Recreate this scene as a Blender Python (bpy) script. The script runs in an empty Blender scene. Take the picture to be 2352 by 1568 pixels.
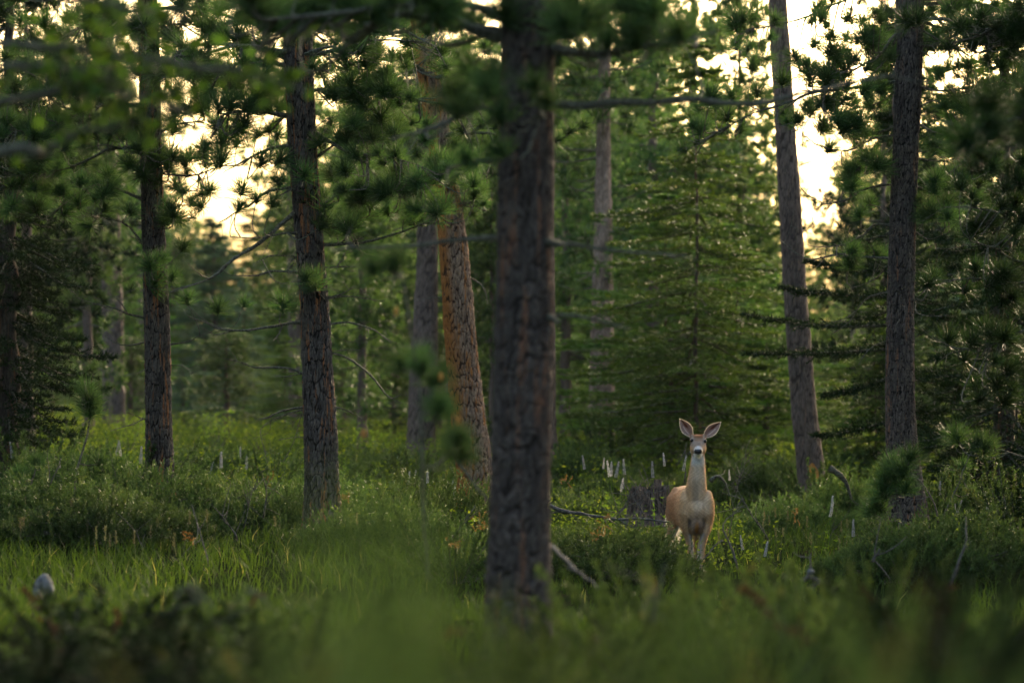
import bpy, math, random
import numpy as np
from mathutils import Vector, Matrix, Quaternion
from math import radians as R

SC = bpy.context.scene
COL = SC.collection

# ------------------------------------------------------------------ camera, sky, sun, exposure
FPX = 8820.0            # focal length in units of the 2352 px wide picture (135 mm lens)
CAMZ = 1.47
HOR = 940.0
FOCUS = 32.0
cam = bpy.data.cameras.new("camera"); camo = bpy.data.objects.new("camera", cam); COL.objects.link(camo)
camo.location = (0, 0, CAMZ); camo.rotation_euler = (R(90), 0, 0)
cam.lens = 135; cam.sensor_width = 36; cam.shift_y = (HOR - 784) / 2352
cam.clip_start = 0.1; cam.clip_end = 3000
cam.dof.use_dof = True; cam.dof.focus_distance = FOCUS; cam.dof.aperture_fstop = 2.3
SC.camera = camo

SUN_EL, SUN_AZ = 12.0, 19.0          # degrees; azimuth measured from the view axis to the right
w = bpy.data.worlds.new("World"); SC.world = w; w.use_nodes = True
nt = w.node_tree; bg = nt.nodes["Background"]
sky = nt.nodes.new("ShaderNodeTexSky"); sky.sky_type = 'NISHITA'; sky.sun_disc = False
sky.sun_elevation = R(SUN_EL); sky.sun_rotation = R(SUN_AZ)
sky.air_density = 1.0; sky.dust_density = 10.0; sky.ozone_density = 0.8
nt.links.new(sky.outputs[0], bg.inputs[0]); bg.inputs[1].default_value = 0.15
sl = bpy.data.lights.new("sun", 'SUN'); so = bpy.data.objects.new("sun", sl); COL.objects.link(so)
sl.energy = 1.5; sl.angle = R(12); sl.color = (1.0, 0.80, 0.58)
_d = Vector((math.sin(R(SUN_AZ)) * math.cos(R(SUN_EL)), math.cos(R(SUN_AZ)) * math.cos(R(SUN_EL)), math.sin(R(SUN_EL))))
so.rotation_euler = _d.to_track_quat('Z', 'Y').to_euler()
SC.view_settings.view_transform = 'Standard'; SC.view_settings.look = 'None'
SC.view_settings.exposure = 2.8; SC.view_settings.gamma = 1.0; SC.view_settings.use_curve_mapping = False
SC.cycles.max_bounces = 6; SC.cycles.transparent_max_bounces = 4
SC.cycles.diffuse_bounces = 3; SC.cycles.sample_clamp_indirect = 6

def P(px, py, D):
    return np.array([(px - 1176) / FPX * D, D, CAMZ - (py - HOR) / FPX * D])

# ------------------------------------------------------------------ ground height
GP = np.array([  # x, y, z, sigma
    (1.5, 32, 0.0, 1.6), (3.4, 33, .20, 1.6), (-1.53, 31, .38, 1.8), (-3.13, 34, .50, 2.2), (.04, 20, .30, 2.5),
    (-.4, 40, .42, 2.5), (3.3, 42, .42, 3), (1.2, 53, .80, 5), (-1.2, 50, .75, 4), (-6.2, 60, 1.1, 6), (-3.6, 65, .95, 6),
    (1.4, 38, .22, 2.5), (0, 12.5, .40, 2.5), (-3, 12.5, .40, 2.5), (3, 12.5, .40, 2.5), (0, 16, .28, 2.5), (0, 8, .70, 2.5), (0, 4, .86, 3), (0, 0, .86, 4),
    (-2.8, 24, .22, 2.5), (2.5, 24, .02, 2.5), (.5, 26, .08, 2), (6, 40, .5, 4), (-8, 38, .75, 5), (9, 30, .5, 5), (-9, 28, .5, 5),
    (8, 60, 1.0, 8), (-15, 80, 1.1, 14), (0, 82, .95, 10), (15, 80, 1.1, 14), (-25, 20, .8, 14), (25, 20, .8, 14),
    (0, 130, -2, 20), (-40, 130, -1, 25), (40, 130, -1, 25), (0, 240, -8, 60), (-150, 240, -8, 60), (150, 240, -8, 60), (0, -40, .4, 30)])

_K = np.exp(-((GP[:, None, 0] - GP[None, :, 0]) ** 2 + (GP[:, None, 1] - GP[None, :, 1]) ** 2) / (2 * GP[None, :, 3] ** 2)) + 1e-4 / (1 + ((GP[:, None, 0] - GP[None, :, 0]) ** 2 + (GP[:, None, 1] - GP[None, :, 1]) ** 2) / 400.) ** 2
_K /= _K.sum(1, keepdims=True)
GP[:, 2] = np.linalg.solve(_K.T @ _K + .004 * np.eye(len(GP)), _K.T @ GP[:, 2])
def gz(x, y):
    x = np.asarray(x, float); y = np.asarray(y, float)
    num = np.zeros(np.broadcast(x, y).shape); den = num + 1e-12
    for a, b, c, s in GP:
        wt = np.exp(-((x - a) ** 2 + (y - b) ** 2) / (2 * s * s)) + 1e-4 / (1 + ((x - a) ** 2 + (y - b) ** 2) / 400.) ** 2
        num = num + wt * c; den = den + wt
    z = num / den
    z = z + .035 * np.sin(x * 1.9 + .4 * y) * np.sin(y * 1.3 + 1.1 * x) + .02 * np.sin(x * 4.1 + 2) * np.sin(y * 3.7)
    return z

def ground_px(px, py, d0=13.0, d1=110.0):
    D = np.arange(d0, d1, .1)
    x = (px - 1176) / FPX * D
    zr = CAMZ - (py - HOR) / FPX * D
    g = gz(x, D)
    k = np.where(g >= zr)[0]
    i = k[0] if len(k) else len(D) - 1
    return np.array([x[i], D[i], g[i]])

# ------------------------------------------------------------------ mesh helpers
WO = {}
def new_mesh(name, V, F, mat=None, smooth=False, attrs=None, mats=None, mi=None):
    """V (n,3); F list of int arrays (m,3) or (m,4)"""
    me = bpy.data.meshes.new(name)
    V = np.asarray(V, np.float32)
    if not isinstance(F, (list, tuple)): F = [F]
    F = [np.asarray(f, np.int32) for f in F if len(f)]
    nl = sum(f.size for f in F); npoly = sum(len(f) for f in F)
    me.vertices.add(len(V)); me.vertices.foreach_set("co", V.ravel())
    me.loops.add(nl); me.loops.foreach_set("vertex_index", np.concatenate([f.ravel() for f in F]))
    me.polygons.add(npoly)
    tot = np.concatenate([np.full(len(f), f.shape[1], np.int32) for f in F])
    st = np.concatenate([[0], np.cumsum(tot)[:-1]]).astype(np.int32)
    me.polygons.foreach_set("loop_start", st)
    me.polygons.foreach_set("use_smooth", np.full(npoly, bool(smooth)))
    for k, a in (attrs or {}).items():
        a = np.asarray(a, np.float32)
        if a.ndim == 1:
            at = me.attributes.new(k, 'FLOAT', 'POINT'); at.data.foreach_set("value", a)
        else:
            at = me.attributes.new(k, 'FLOAT_COLOR', 'POINT'); at.data.foreach_set("color", a.ravel())
    for m in (mats or ([mat] if mat else [])): me.materials.append(m)
    if mi is not None: me.polygons.foreach_set("material_index", np.asarray(mi, np.int32))
    me.update(); me.validate()
    return me

def link(name, me, parent=None, loc=(0, 0, 0)):
    o = bpy.data.objects.new(name, me); COL.objects.link(o)
    if parent is not None:
        o.parent = parent; o.location = Vector(loc) - WO[parent.name]
    else: o.location = Vector(loc)
    WO[o.name] = Vector(loc)
    return o

def part(name, geo, mat, parent, origin=None, smooth=False, kind=None):
    """geo in world coordinates -> child mesh with its own origin"""
    V, F, at = geo
    origin = np.array(WO[parent.name]) if origin is None else np.asarray(origin)
    me = new_mesh(name, np.asarray(V) - origin, F, mat, smooth, at)
    o = link(name, me, parent, origin)
    if kind: o["kind"] = kind
    return o

def thing(name, label, cat, loc=(0, 0, 0), group=None, me=None, kind=None):
    o = bpy.data.objects.new(name, me); COL.objects.link(o); o.location = Vector(loc)
    if me is None: o.empty_display_size = .2
    o["label"] = label; o["category"] = cat
    if group: o["group"] = group
    if kind: o["kind"] = kind
    WO[o.name] = Vector(loc)
    return o

def structure(name, me, loc=(0, 0, 0)):
    o = link(name, me, None, loc); o["kind"] = "structure"; return o

def dup(root, loc, rz, sc, label, group=None):
    r = root.copy(); COL.objects.link(r); r.location = Vector(loc); r.rotation_euler = (0, 0, rz)
    r.scale = sc if hasattr(sc, "__len__") else (sc, sc, sc); r["label"] = label
    if group: r["group"] = group
    for ch in root.children:
        c = ch.copy(); COL.objects.link(c); c.parent = r
        for g in ch.children:
            d = g.copy(); COL.objects.link(d); d.parent = c
    return r

def join(gs):
    """join geos (V, [tri,quad..], attrs)"""
    V = []; tri = []; quad = []; at = {}; n = 0
    for g in gs:
        v, F, a = g
        V.append(v)
        for f in (F if isinstance(F, (list, tuple)) else [F]):
            f = np.asarray(f)
            if not len(f): continue
            (tri if f.shape[1] == 3 else quad).append(f + n)
        for k in (a or {}): at.setdefault(k, []).append(a[k])
        n += len(v)
    F = []
    if tri: F.append(np.concatenate(tri))
    if quad: F.append(np.concatenate(quad))
    return np.concatenate(V), F, {k: np.concatenate(v) for k, v in at.items()}

def unit(a): return a / (np.linalg.norm(a, axis=-1, keepdims=True) + 1e-9)

def tube(pts, rad, n=6, tint=.5, cap=True):
    pts = np.asarray(pts, float); m = len(pts)
    rad = np.asarray(rad, float) * np.ones(m)
    t = unit(np.gradient(pts, axis=0))
    up = np.array([0, 0, 1.]) if abs(t[0][2]) < .8 else np.array([0, 1., 0])
    a = unit(np.cross(t, up)); b = np.cross(t, a)
    th = np.linspace(0, 2 * math.pi, n, endpoint=False)
    V = pts[:, None] + rad[:, None, None] * (np.cos(th)[None, :, None] * a[:, None] + np.sin(th)[None, :, None] * b[:, None])
    V = V.reshape(-1, 3)
    i = np.arange(m - 1)[:, None] * n; j = np.arange(n)[None]
    q = np.stack([i + j, i + (j + 1) % n, i + n + (j + 1) % n, i + n + j], -1).reshape(-1, 4)
    F = [q]
    if cap:
        V = np.vstack([V, pts[-1] + t[-1] * rad[-1], pts[0]]); k = m * n
        jj = np.arange(n)
        F.append(np.stack([(m - 1) * n + jj, (m - 1) * n + (jj + 1) % n, np.full(n, k)], -1))
        F.append(np.stack([(jj + 1) % n, jj, np.full(n, k + 1)], -1))
    return V, F, {"tint": np.full(len(V), tint)}

def spline(pts, n):
    pts = np.asarray(pts, float)
    if len(pts) < 3:
        u = np.linspace(0, 1, n)[:, None]; return pts[0] * (1 - u) + pts[-1] * u
    p = np.vstack([2 * pts[0] - pts[1], pts, 2 * pts[-1] - pts[-2]])
    out = []; S = len(pts) - 1
    for u in np.linspace(0, S - 1e-6, n):
        i = int(u); f = u - i; a, b, c, d = p[i:i + 4]
        out.append(.5 * ((2 * b) + (c - a) * f + (2 * a - 5 * b + 4 * c - d) * f ** 2 + (3 * b - a - 3 * c + d) * f ** 3))
    return np.array(out)

def needles(P0, P1, K, ln, wd, ang, rg, tint=None, jitter=.3, tri2=False, up=0.0):
    """K small leaf triangles along each segment P0->P1"""
    N = len(P0); d = unit(P1 - P0)
    u = rg.random((N, K, 1))
    base = P0[:, None] + (P1 - P0)[:, None] * u
    d = np.broadcast_to(d[:, None], base.shape)
    r = unit(rg.normal(size=base.shape)); perp = unit(np.cross(d, r))
    an = ang * (1 + jitter * rg.normal(size=(N, K, 1)))
    dr = d * np.cos(an) + perp * np.sin(an)
    dr[..., 2] += up; dr = unit(dr)
    wv = unit(np.cross(dr, rg.normal(size=base.shape)))
    L = ln * (1 + .25 * rg.normal(size=(N, K, 1)))
    if np.ndim(tint) == 0: tint = np.full(N, .5 if tint is None else tint)
    tt = np.repeat(np.asarray(tint)[:, None], K, 1)
    if tri2:
        mid = base + dr * L * .45
        V = np.stack([base, mid + wv * wd / 2, base + dr * L, mid - wv * wd / 2], 2).reshape(-1, 3)
        n = N * K; i = np.arange(n)[:, None] * 4
        return V, [i + np.array([[0, 1, 2, 3]])], {"tint": np.repeat(tt.ravel(), 4)}
    V = np.stack([base - wv * wd / 2, base + wv * wd / 2, base + dr * L], 2).reshape(-1, 3)
    i = np.arange(N * K)[:, None] * 3
    return V, [i + np.array([[0, 1, 2]])], {"tint": np.repeat(tt.ravel(), 3)}

def cellnoise(u, v, per, seed=0):
    """voronoi on a (u periodic with per cells, v) plane -> F1, F2, id"""
    rs = np.random.RandomState(seed); T = rs.rand(64, 512, 3)
    iu = np.floor(u).astype(int); iv = np.floor(v).astype(int)
    f1 = np.full(u.shape, 9.); f2 = f1.copy(); idd = np.zeros(u.shape)
    for a in (-1, 0, 1):
        for b in (-1, 0, 1):
            cu = iu + a; cv = iv + b
            t = T[(cu % per) % 64, cv % 512]
            d = np.hypot(cu + .1 + .8 * t[..., 0] - u, cv + .1 + .8 * t[..., 1] - v)
            n1 = d < f1
            f2 = np.where(n1, f1, np.minimum(f2, d)); idd = np.where(n1, t[..., 2], idd); f1 = np.where(n1, d, f1)
    return f1, f2, idd

def vnoise(u, v, per, seed=0):
    rs = np.random.RandomState(seed); T = rs.rand(64, 512)
    iu = np.floor(u).astype(int); iv = np.floor(v).astype(int); fu = u - iu; fv = v - iv
    fu = fu * fu * (3 - 2 * fu); fv = fv * fv * (3 - 2 * fv)
    g = lambda a, b: T[(a % per) % 64, b % 512]
    return (g(iu, iv) * (1 - fu) + g(iu + 1, iv) * fu) * (1 - fv) + (g(iu, iv + 1) * (1 - fu) + g(iu + 1, iv + 1) * fu) * fv

# ------------------------------------------------------------------ materials
def mat_new(name):
    m = bpy.data.materials.new(name); m.use_nodes = True
    nt = m.node_tree; return m, nt, nt.nodes["Principled BSDF"], nt.nodes["Material Output"]

def mixc(nt, fac, a, b, blend='MIX'):
    n = nt.nodes.new("ShaderNodeMix"); n.data_type = 'RGBA'; n.blend_type = blend
    for s, v in ((0, fac), (6, a), (7, b)):
        if isinstance(v, (int, float)): n.inputs[s].default_value = v
        elif isinstance(v, (tuple, list)): n.inputs[s].default_value = (*v, 1) if len(v) == 3 else v
        else: nt.links.new(v, n.inputs[s])
    return n.outputs[2]

def ramp(nt, src, lo, hi, smooth=True):
    n = nt.nodes.new("ShaderNodeMapRange"); n.inputs[1].default_value = lo; n.inputs[2].default_value = hi
    if smooth: n.interpolation_type = 'SMOOTHSTEP'
    nt.links.new(src, n.inputs[0]); return n.outputs[0]

def noise_n(nt, scale, detail=4, vec=None, rough=.6):
    n = nt.nodes.new("ShaderNodeTexNoise"); n.inputs["Scale"].default_value = scale; n.inputs["Detail"].default_value = detail
    n.inputs["Roughness"].default_value = rough
    if vec is not None: nt.links.new(vec, n.inputs["Vector"])
    return n.outputs["Fac"]

def attr(nt, name, col=False):
    n = nt.nodes.new("ShaderNodeAttribute"); n.attribute_name = name
    return n.outputs["Color" if col else "Fac"]

def foliage(name, dark, light, tip=None, trans=.35, rough=.5, wscale=0.0, spec=.12):
    """tint attribute 0..1 picks between two leaf colours of the plant; object random varies whole plants"""
    m, nt, bs, out = mat_new(name)
    c = mixc(nt, attr(nt, "tint"), dark, light)
    if tip is not None:
        c = mixc(nt, ramp(nt, attr(nt, "tint"), .86, 1.0), c, tip)
    oi = nt.nodes.new("ShaderNodeObjectInfo")
    hs = nt.nodes.new("ShaderNodeHueSaturation"); nt.links.new(c, hs.inputs["Color"])
    mr = nt.nodes.new("ShaderNodeMapRange"); mr.inputs[3].default_value = .72; mr.inputs[4].default_value = 1.3
    nt.links.new(oi.outputs["Random"], mr.inputs[0]); nt.links.new(mr.outputs[0], hs.inputs["Value"])
    mh = nt.nodes.new("ShaderNodeMapRange"); mh.inputs[3].default_value = .488; mh.inputs[4].default_value = .512
    nt.links.new(oi.outputs["Random"], mh.inputs[0]); nt.links.new(mh.outputs[0], hs.inputs["Hue"])
    c = hs.outputs[0]
    if wscale:
        ge = nt.nodes.new("ShaderNodeNewGeometry")
        nf = ramp(nt, noise_n(nt, wscale, 3, ge.outputs["Position"]), .35, .65)
        c = mixc(nt, nf, c, mixc(nt, 1.0, c, (1.35, 1.3, .9), 'MULTIPLY'))
    nt.links.new(c, bs.inputs["Base Color"]); bs.inputs["Roughness"].default_value = rough
    bs.inputs["Specular IOR Level"].default_value = spec
    tr = nt.nodes.new("ShaderNodeBsdfTranslucent")
    nt.links.new(mixc(nt, 1.0, c, (1.3, 1.35, .7), 'MULTIPLY'), tr.inputs["Color"])
    mx = nt.nodes.new("ShaderNodeMixShader"); mx.inputs[0].default_value = trans
    nt.links.new(bs.outputs[0], mx.inputs[1]); nt.links.new(tr.outputs[0], mx.inputs[2]); nt.links.new(mx.outputs[0], out.inputs[0])
    return m

def bark(name, plate_a, plate_b, furrow, orange, orange_amt=.25, side=None, fine=60):
    """crack (0 in furrows .. 1 on plates) and plate (random per plate) come from the trunk's relief"""
    m, nt, bs, out = mat_new(name)
    tc = nt.nodes.new("ShaderNodeTexCoord"); mp = nt.nodes.new("ShaderNodeMapping"); mp.inputs["Scale"].default_value = (1, 1, .22)
    nt.links.new(tc.outputs["Object"], mp.inputs[0])
    f = noise_n(nt, fine, 5, mp.outputs[0], .7)
    c = mixc(nt, attr(nt, "plate"), plate_a, plate_b)
    c = mixc(nt, ramp(nt, f, .38, .62), mixc(nt, 1.0, c, (.45, .45, .47), 'MULTIPLY'), c)
    mp2 = nt.nodes.new("ShaderNodeMapping"); mp2.inputs["Scale"].default_value = (2.6, 2.6, .22)
    nt.links.new(tc.outputs["Object"], mp2.inputs[0])
    o1 = noise_n(nt, 9, 4, mp2.outputs[0])
    of = ramp(nt, o1, .70 - orange_amt * .5, .78 - orange_amt * .35)
    if side is not None:
        sx = nt.nodes.new("ShaderNodeSeparateXYZ"); gn = nt.nodes.new("ShaderNodeAttribute"); gn.attribute_name = "side"
        sd = ramp(nt, gn.outputs["Fac"], side[0], side[1])
        ma = nt.nodes.new("ShaderNodeMath"); ma.operation = 'MAXIMUM'; nt.links.new(of, ma.inputs[0]); nt.links.new(sd, ma.inputs[1])
        of = ma.outputs[0]
    c = mixc(nt, of, c, mixc(nt, f, orange, tuple(x * .55 for x in orange)))
    lich = ramp(nt, noise_n(nt, 22, 7, tc.outputs["Object"], .85), .56, .68)
    ml = nt.nodes.new("ShaderNodeMath"); ml.operation = 'MULTIPLY'; nt.links.new(lich, ml.inputs[0]); ml.inputs[1].default_value = .5
    c = mixc(nt, ml.outputs[0], c, (.14, .16, .13))
    c = mixc(nt, ramp(nt, attr(nt, "crack"), .02, .32), furrow, c)
    nt.links.new(c, bs.inputs["Base Color"]); bs.inputs["Roughness"].default_value = .9; bs.inputs["Specular IOR Level"].default_value = .15
    bp = nt.nodes.new("ShaderNodeBump"); bp.inputs["Strength"].default_value = .8; bp.inputs["Distance"].default_value = .012
    nt.links.new(f, bp.inputs["Height"]); nt.links.new(bp.outputs[0], bs.inputs["Normal"])
    return m

def simple(name, a, b, scale=30, rough=.85, spec=.2, stretch=None, attrname=None):
    m, nt, bs, out = mat_new(name)
    tc = nt.nodes.new("ShaderNodeTexCoord"); v = tc.outputs["Object"]
    if stretch:
        mp = nt.nodes.new("ShaderNodeMapping"); mp.inputs["Scale"].default_value = stretch; nt.links.new(v, mp.inputs[0]); v = mp.outputs[0]
    f = noise_n(nt, scale, 5, v, .7)
    c = mixc(nt, ramp(nt, f, .35, .65), a, b)
    nt.links.new(c, bs.inputs["Base Color"]); bs.inputs["Roughness"].default_value = rough; bs.inputs["Specular IOR Level"].default_value = spec
    bp = nt.nodes.new("ShaderNodeBump"); bp.inputs["Strength"].default_value = .6; bp.inputs["Distance"].default_value = .01
    nt.links.new(f, bp.inputs["Height"]); nt.links.new(bp.outputs[0], bs.inputs["Normal"])
    return m

def colattr(name, rough=.8, spec=.2, trans=0.0):
    m, nt, bs, out = mat_new(name)
    c = attr(nt, "col", True)
    nt.links.new(c, bs.inputs["Base Color"]); bs.inputs["Roughness"].default_value = rough; bs.inputs["Specular IOR Level"].default_value = spec
    if trans:
        tr = nt.nodes.new("ShaderNodeBsdfTranslucent"); nt.links.new(c, tr.inputs["Color"])
        mx = nt.nodes.new("ShaderNodeMixShader"); mx.inputs[0].default_value = trans
        nt.links.new(bs.outputs[0], mx.inputs[1]); nt.links.new(tr.outputs[0], mx.inputs[2]); nt.links.new(mx.outputs[0], out.inputs[0])
    return m

M = dict(
    needle=foliage("pine_needle", (.022, .052, .020), (.075, .135, .048), trans=.35, rough=.6),
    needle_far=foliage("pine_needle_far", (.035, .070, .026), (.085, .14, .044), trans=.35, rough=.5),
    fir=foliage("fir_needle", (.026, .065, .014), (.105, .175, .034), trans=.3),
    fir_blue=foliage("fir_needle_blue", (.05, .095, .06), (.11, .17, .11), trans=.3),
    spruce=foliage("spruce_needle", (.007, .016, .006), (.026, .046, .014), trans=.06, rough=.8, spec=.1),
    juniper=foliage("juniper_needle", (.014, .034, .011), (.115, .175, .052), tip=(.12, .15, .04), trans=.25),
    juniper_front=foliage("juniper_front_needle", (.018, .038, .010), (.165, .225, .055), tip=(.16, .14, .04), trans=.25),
    grass=foliage("grass_blade", (.015, .032, .007), (.052, .082, .018), tip=(.18, .17, .08), rough=.7, spec=.12, trans=.4, wscale=.35),
    forb=foliage("leafy_plant", (.048, .095, .016), (.145, .205, .032), tip=(.20, .25, .03), rough=.8, spec=.08, trans=.4, wscale=.5),
    aspen=foliage("aspen_leaf", (.022, .048, .010), (.055, .095, .018), trans=.45, rough=.75, spec=.1),
    bark_dark=bark("bark_dark", (.044, .037, .032), (.155, .130, .11), (.008, .006, .005), (.32, .13, .05), .33),
    bark_right=bark("bark_dark_grey", (.044, .037, .033), (.17, .14, .12), (.009, .008, .007), (.24, .12, .07), .26),
    bark_near=bark("bark_near", (.054, .045, .040), (.125, .103, .088), (.018, .014, .012), (.20, .10, .06), .32),
    bark_orange=bark("bark_orange", (.20, .135, .095), (.38, .26, .18), (.035, .018, .012), (.42, .17, .05), .40, side=(.15, -.75)),
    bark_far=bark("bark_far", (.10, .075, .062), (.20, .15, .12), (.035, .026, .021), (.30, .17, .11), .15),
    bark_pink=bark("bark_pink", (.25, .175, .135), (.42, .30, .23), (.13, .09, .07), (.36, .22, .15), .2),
    twig=simple("branch_bark", (.030, .028, .022), (.15, .15, .11), 60, .9),
    deadwood=simple("dead_wood", (.045, .042, .038), (.13, .122, .11), 40, .9),
    rock=simple("rock_grey", (.05, .053, .055), (.17, .178, .18), 26, .9),
    stump=simple("stump_wood", (.022, .018, .015), (.15, .11, .09), 14, .9, stretch=(3, 3, .35)),
    flower=foliage("lupine_floret", (.22, .24, .26), (.62, .58, .66), trans=.3),
    cone=simple("orange_bud", (.35, .14, .03), (.5, .25, .06), 60),
    fur=colattr("deer_fur", .85, .12), hair=colattr("deer_hair", .7, .2, .35),
    ear=colattr("deer_ear", .8, .15, .25),
)

M['needle_shade'] = foliage('pine_needle_shade', (.010, .024, .008), (.038, .07, .022), trans=.25, rough=.42)  # darker copy of the pine needles, right side shade put into the colour
rng = np.random.default_rng(7)
random.seed(3)

# ------------------------------------------------------------------ ground and sky-side terrain
def build_ground():
    xs = np.concatenate([np.linspace(-400, -16, 40), np.linspace(-15, 15, 200), np.linspace(16, 400, 40)])
    ys = np.concatenate([np.linspace(-200, 8, 40), np.linspace(9, 90, 360), np.linspace(92, 700, 70)])
    X, Y = np.meshgrid(xs, ys); Z = gz(X, Y)
    fr = (np.abs(X) < 16) & (Y > 8) & (Y < 95)
    Z = Z + np.where(fr, .008 * rng.normal(size=X.shape), 0)
    V = np.stack([X, Y, Z], -1).reshape(-1, 3); nx = len(xs)
    i = np.arange(len(ys) - 1)[:, None] * nx; j = np.arange(nx - 1)[None]
    q = np.stack([i + j, i + j + 1, i + nx + j + 1, i + nx + j], -1).reshape(-1, 4)
    m, nt, bs, out = mat_new("forest_floor")
    tc = nt.nodes.new("ShaderNodeTexCoord")
    a = noise_n(nt, .9, 6, tc.outputs["Object"], .7); b = noise_n(nt, 18, 5, tc.outputs["Object"], .8)
    c = mixc(nt, ramp(nt, b, .3, .7), (.010, .014, .006), (.026, .036, .012))
    c = mixc(nt, ramp(nt, a, .55, .7), c, (.035, .028, .017))
    nt.links.new(c, bs.inputs["Base Color"]); bs.inputs["Roughness"].default_value = 1.0; bs.inputs["Specular IOR Level"].default_value = 0
    bp = nt.nodes.new("ShaderNodeBump"); bp.inputs["Distance"].default_value = .03; nt.links.new(b, bp.inputs["Height"]); nt.links.new(bp.outputs[0], bs.inputs["Normal"])
    structure("ground", new_mesh("ground", V, q, m, True))
build_ground()

# ------------------------------------------------------------------ trunks, tufts, branches
def trunk_path(px, D, ztop, zb):
    """px: [(x, y, width)] top to bottom in the picture at distance D -> functions of height"""
    pts = sorted([(CAMZ - (y - HOR) / FPX * D, (x - 1176) / FPX * D, w_ / FPX * D / 2) for x, y, w_ in px])
    z = np.array([p[0] for p in pts]); x = np.array([p[1] for p in pts]); r = np.array([p[2] for p in pts])
    sl = (x[-1] - x[-2]) / (z[-1] - z[-2]); H = ztop - z[-1]
    z = np.concatenate([[zb - .4], z, [ztop]]); x = np.concatenate([[x[0]], x, [x[-1] + sl * H * .5]])
    r = np.concatenate([[r[0] * 1.12], r, [r[-1] * .25]])
    def f(h):
        k = np.array([-.3, -.15, 0, .15, .3]); xx = np.mean([np.interp(h + a, z, x) for a in k], 0); rr = np.interp(h, z, r)
        return xx, rr
    return f

def trunk_geo(f, D, zb, ztop, nth, nz, cw=.045, ch=.16, relief=.012, seed=0, ztop_fine=None, flare=.18):
    zf = ztop_fine or ztop
    zs = np.linspace(zb - .3, zf, nz)
    if ztop > zf + .1: zs = np.concatenate([zs, np.linspace(zf + .1, ztop, max(8, nz // 12))])
    th = np.linspace(0, 2 * math.pi, nth, endpoint=False)
    Z, T = np.meshgrid(zs, th, indexing='ij')
    xc, r = f(zs)
    r = r * (1 + flare * np.exp(-np.maximum(zs - zb, 0) / .22))
    rm = float(np.median(r)); per = max(6, round(2 * math.pi * rm / cw))
    wu = 1.7 * (vnoise(T / (2 * math.pi) * per / 2, Z / (ch * .7), max(3, per // 2), seed + 5) - .5)
    f1, f2, cid = cellnoise(T / (2 * math.pi) * per + wu, Z / ch + .5 * wu, per, seed)
    ck = np.clip((f2 - f1) * 2.2 + .35 * (vnoise(T / (2 * math.pi) * per * 1.5, Z / ch * 2.2, int(per * 1.5), seed + 21) - .5), 0, 1)
    pb = max(5, int(per / 2.6)); wu2 = 1.3 * (vnoise(T / (2 * math.pi) * pb, Z / (ch * 1.8), pb, seed + 31) - .5)
    f1c, f2c, cidc = cellnoise(T / (2 * math.pi) * pb + wu2, Z / (ch * 3.1) + wu2, pb, seed + 33)
    ck = ck * (.35 + .65 * np.clip((f2c - f1c) * 3.2, 0, 1)); cid = .45 * cid + .55 * cidc
    f1b, f2b, _ = cellnoise(T / (2 * math.pi) * per * 2.5 + wu, Z / ch * 3.2, int(per * 2.5), seed + 9)
    fine = np.clip((f2b - f1b) * 2, 0, 1)
    big = vnoise(T / (2 * math.pi) * 4, Z / .45, 4, seed + 3)
    gain = np.interp(zs, [zb, ztop], [1, .35])[:, None]
    disp = relief * gain * (ck ** .6 * (.6 + .8 * cid) + .35 * fine + .9 * (big - .5)) - relief * .6
    rad = r[:, None] + disp
    lob = 1 + .12 * np.exp(-np.maximum(Z - zb, 0) / .2) * np.cos(T * 4 + seed)
    rad = rad * lob
    V = np.stack([xc[:, None] + rad * np.cos(T), D + rad * np.sin(T), Z], -1).reshape(-1, 3)
    nzz = len(zs)
    i = np.arange(nzz - 1)[:, None] * nth; j = np.arange(nth)[None]
    q = np.stack([i + j, i + (j + 1) % nth, i + nth + (j + 1) % nth, i + nth + j], -1).reshape(-1, 4)
    side = (np.cos(T) + .5 * (vnoise(T / (2 * math.pi) * 8, Z / .5, 8, seed + 1) - .5)).ravel()
    crack = np.clip(ck * .8 + .25 * fine * ck, 0, 1).ravel()
    return V, [q], {"crack": crack, "plate": np.clip(cid * .75 + .25 * fine, 0, 1).ravel(), "side": side}

def tuft_geo(n, L, wd, seed, spread=(12, 98), segs=2, curl=.25):
    rg = np.random.default_rng(seed)
    u = rg.random(n) * .42 * L
    an = np.radians(spread[0] + (spread[1] - spread[0]) * rg.random(n) ** .8)
    az = rg.random(n) * 2 * math.pi
    d = np.stack([np.sin(an) * np.cos(az), np.sin(an) * np.sin(az), np.cos(an)], -1)
    l = L * (.75 + .4 * rg.random(n))
    b = np.zeros((n, 3)); b[:, 2] = u - .25 * L
    fw = np.array([0, 0, 1.])
    d2 = unit(d + fw * curl * rg.random((n, 1)) + .12 * rg.normal(size=(n, 3)))
    mid = b + d * l[:, None] * .5; tip = mid + d2 * l[:, None] * .5
    wv = unit(np.cross(d, rg.normal(size=(n, 3)))) * wd / 2
    V = np.stack([b - wv, b + wv, mid + wv, mid - wv, tip], 1).reshape(-1, 3)
    i = np.arange(n)[:, None] * 5
    t = np.repeat(np.clip(rg.normal(.5, .28, n), 0, 1), 5) * np.tile([.5, .5, 1, 1, 1], n)
    st = tube([[0, 0, -.3 * L], [0, 0, .25 * L]], [.004, .002], 4, 0)
    return join([(V, [i + np.array([[0, 1, 2, 3]]), i + np.array([[3, 2, 4]])], {"tint": t}), st])

TUFTS = [new_mesh("needle_tuft", *tuft_geo(230, .165, .0036, 40 + k, curl=.3 + .1 * k)[:2], M["needle"], attrs=tuft_geo(230, .165, .0036, 40 + k, curl=.3 + .1 * k)[2]) for k in range(6)]
TUFT_LO = [tuft_geo(50, .17, .008, 60 + k) for k in range(4)]

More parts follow.
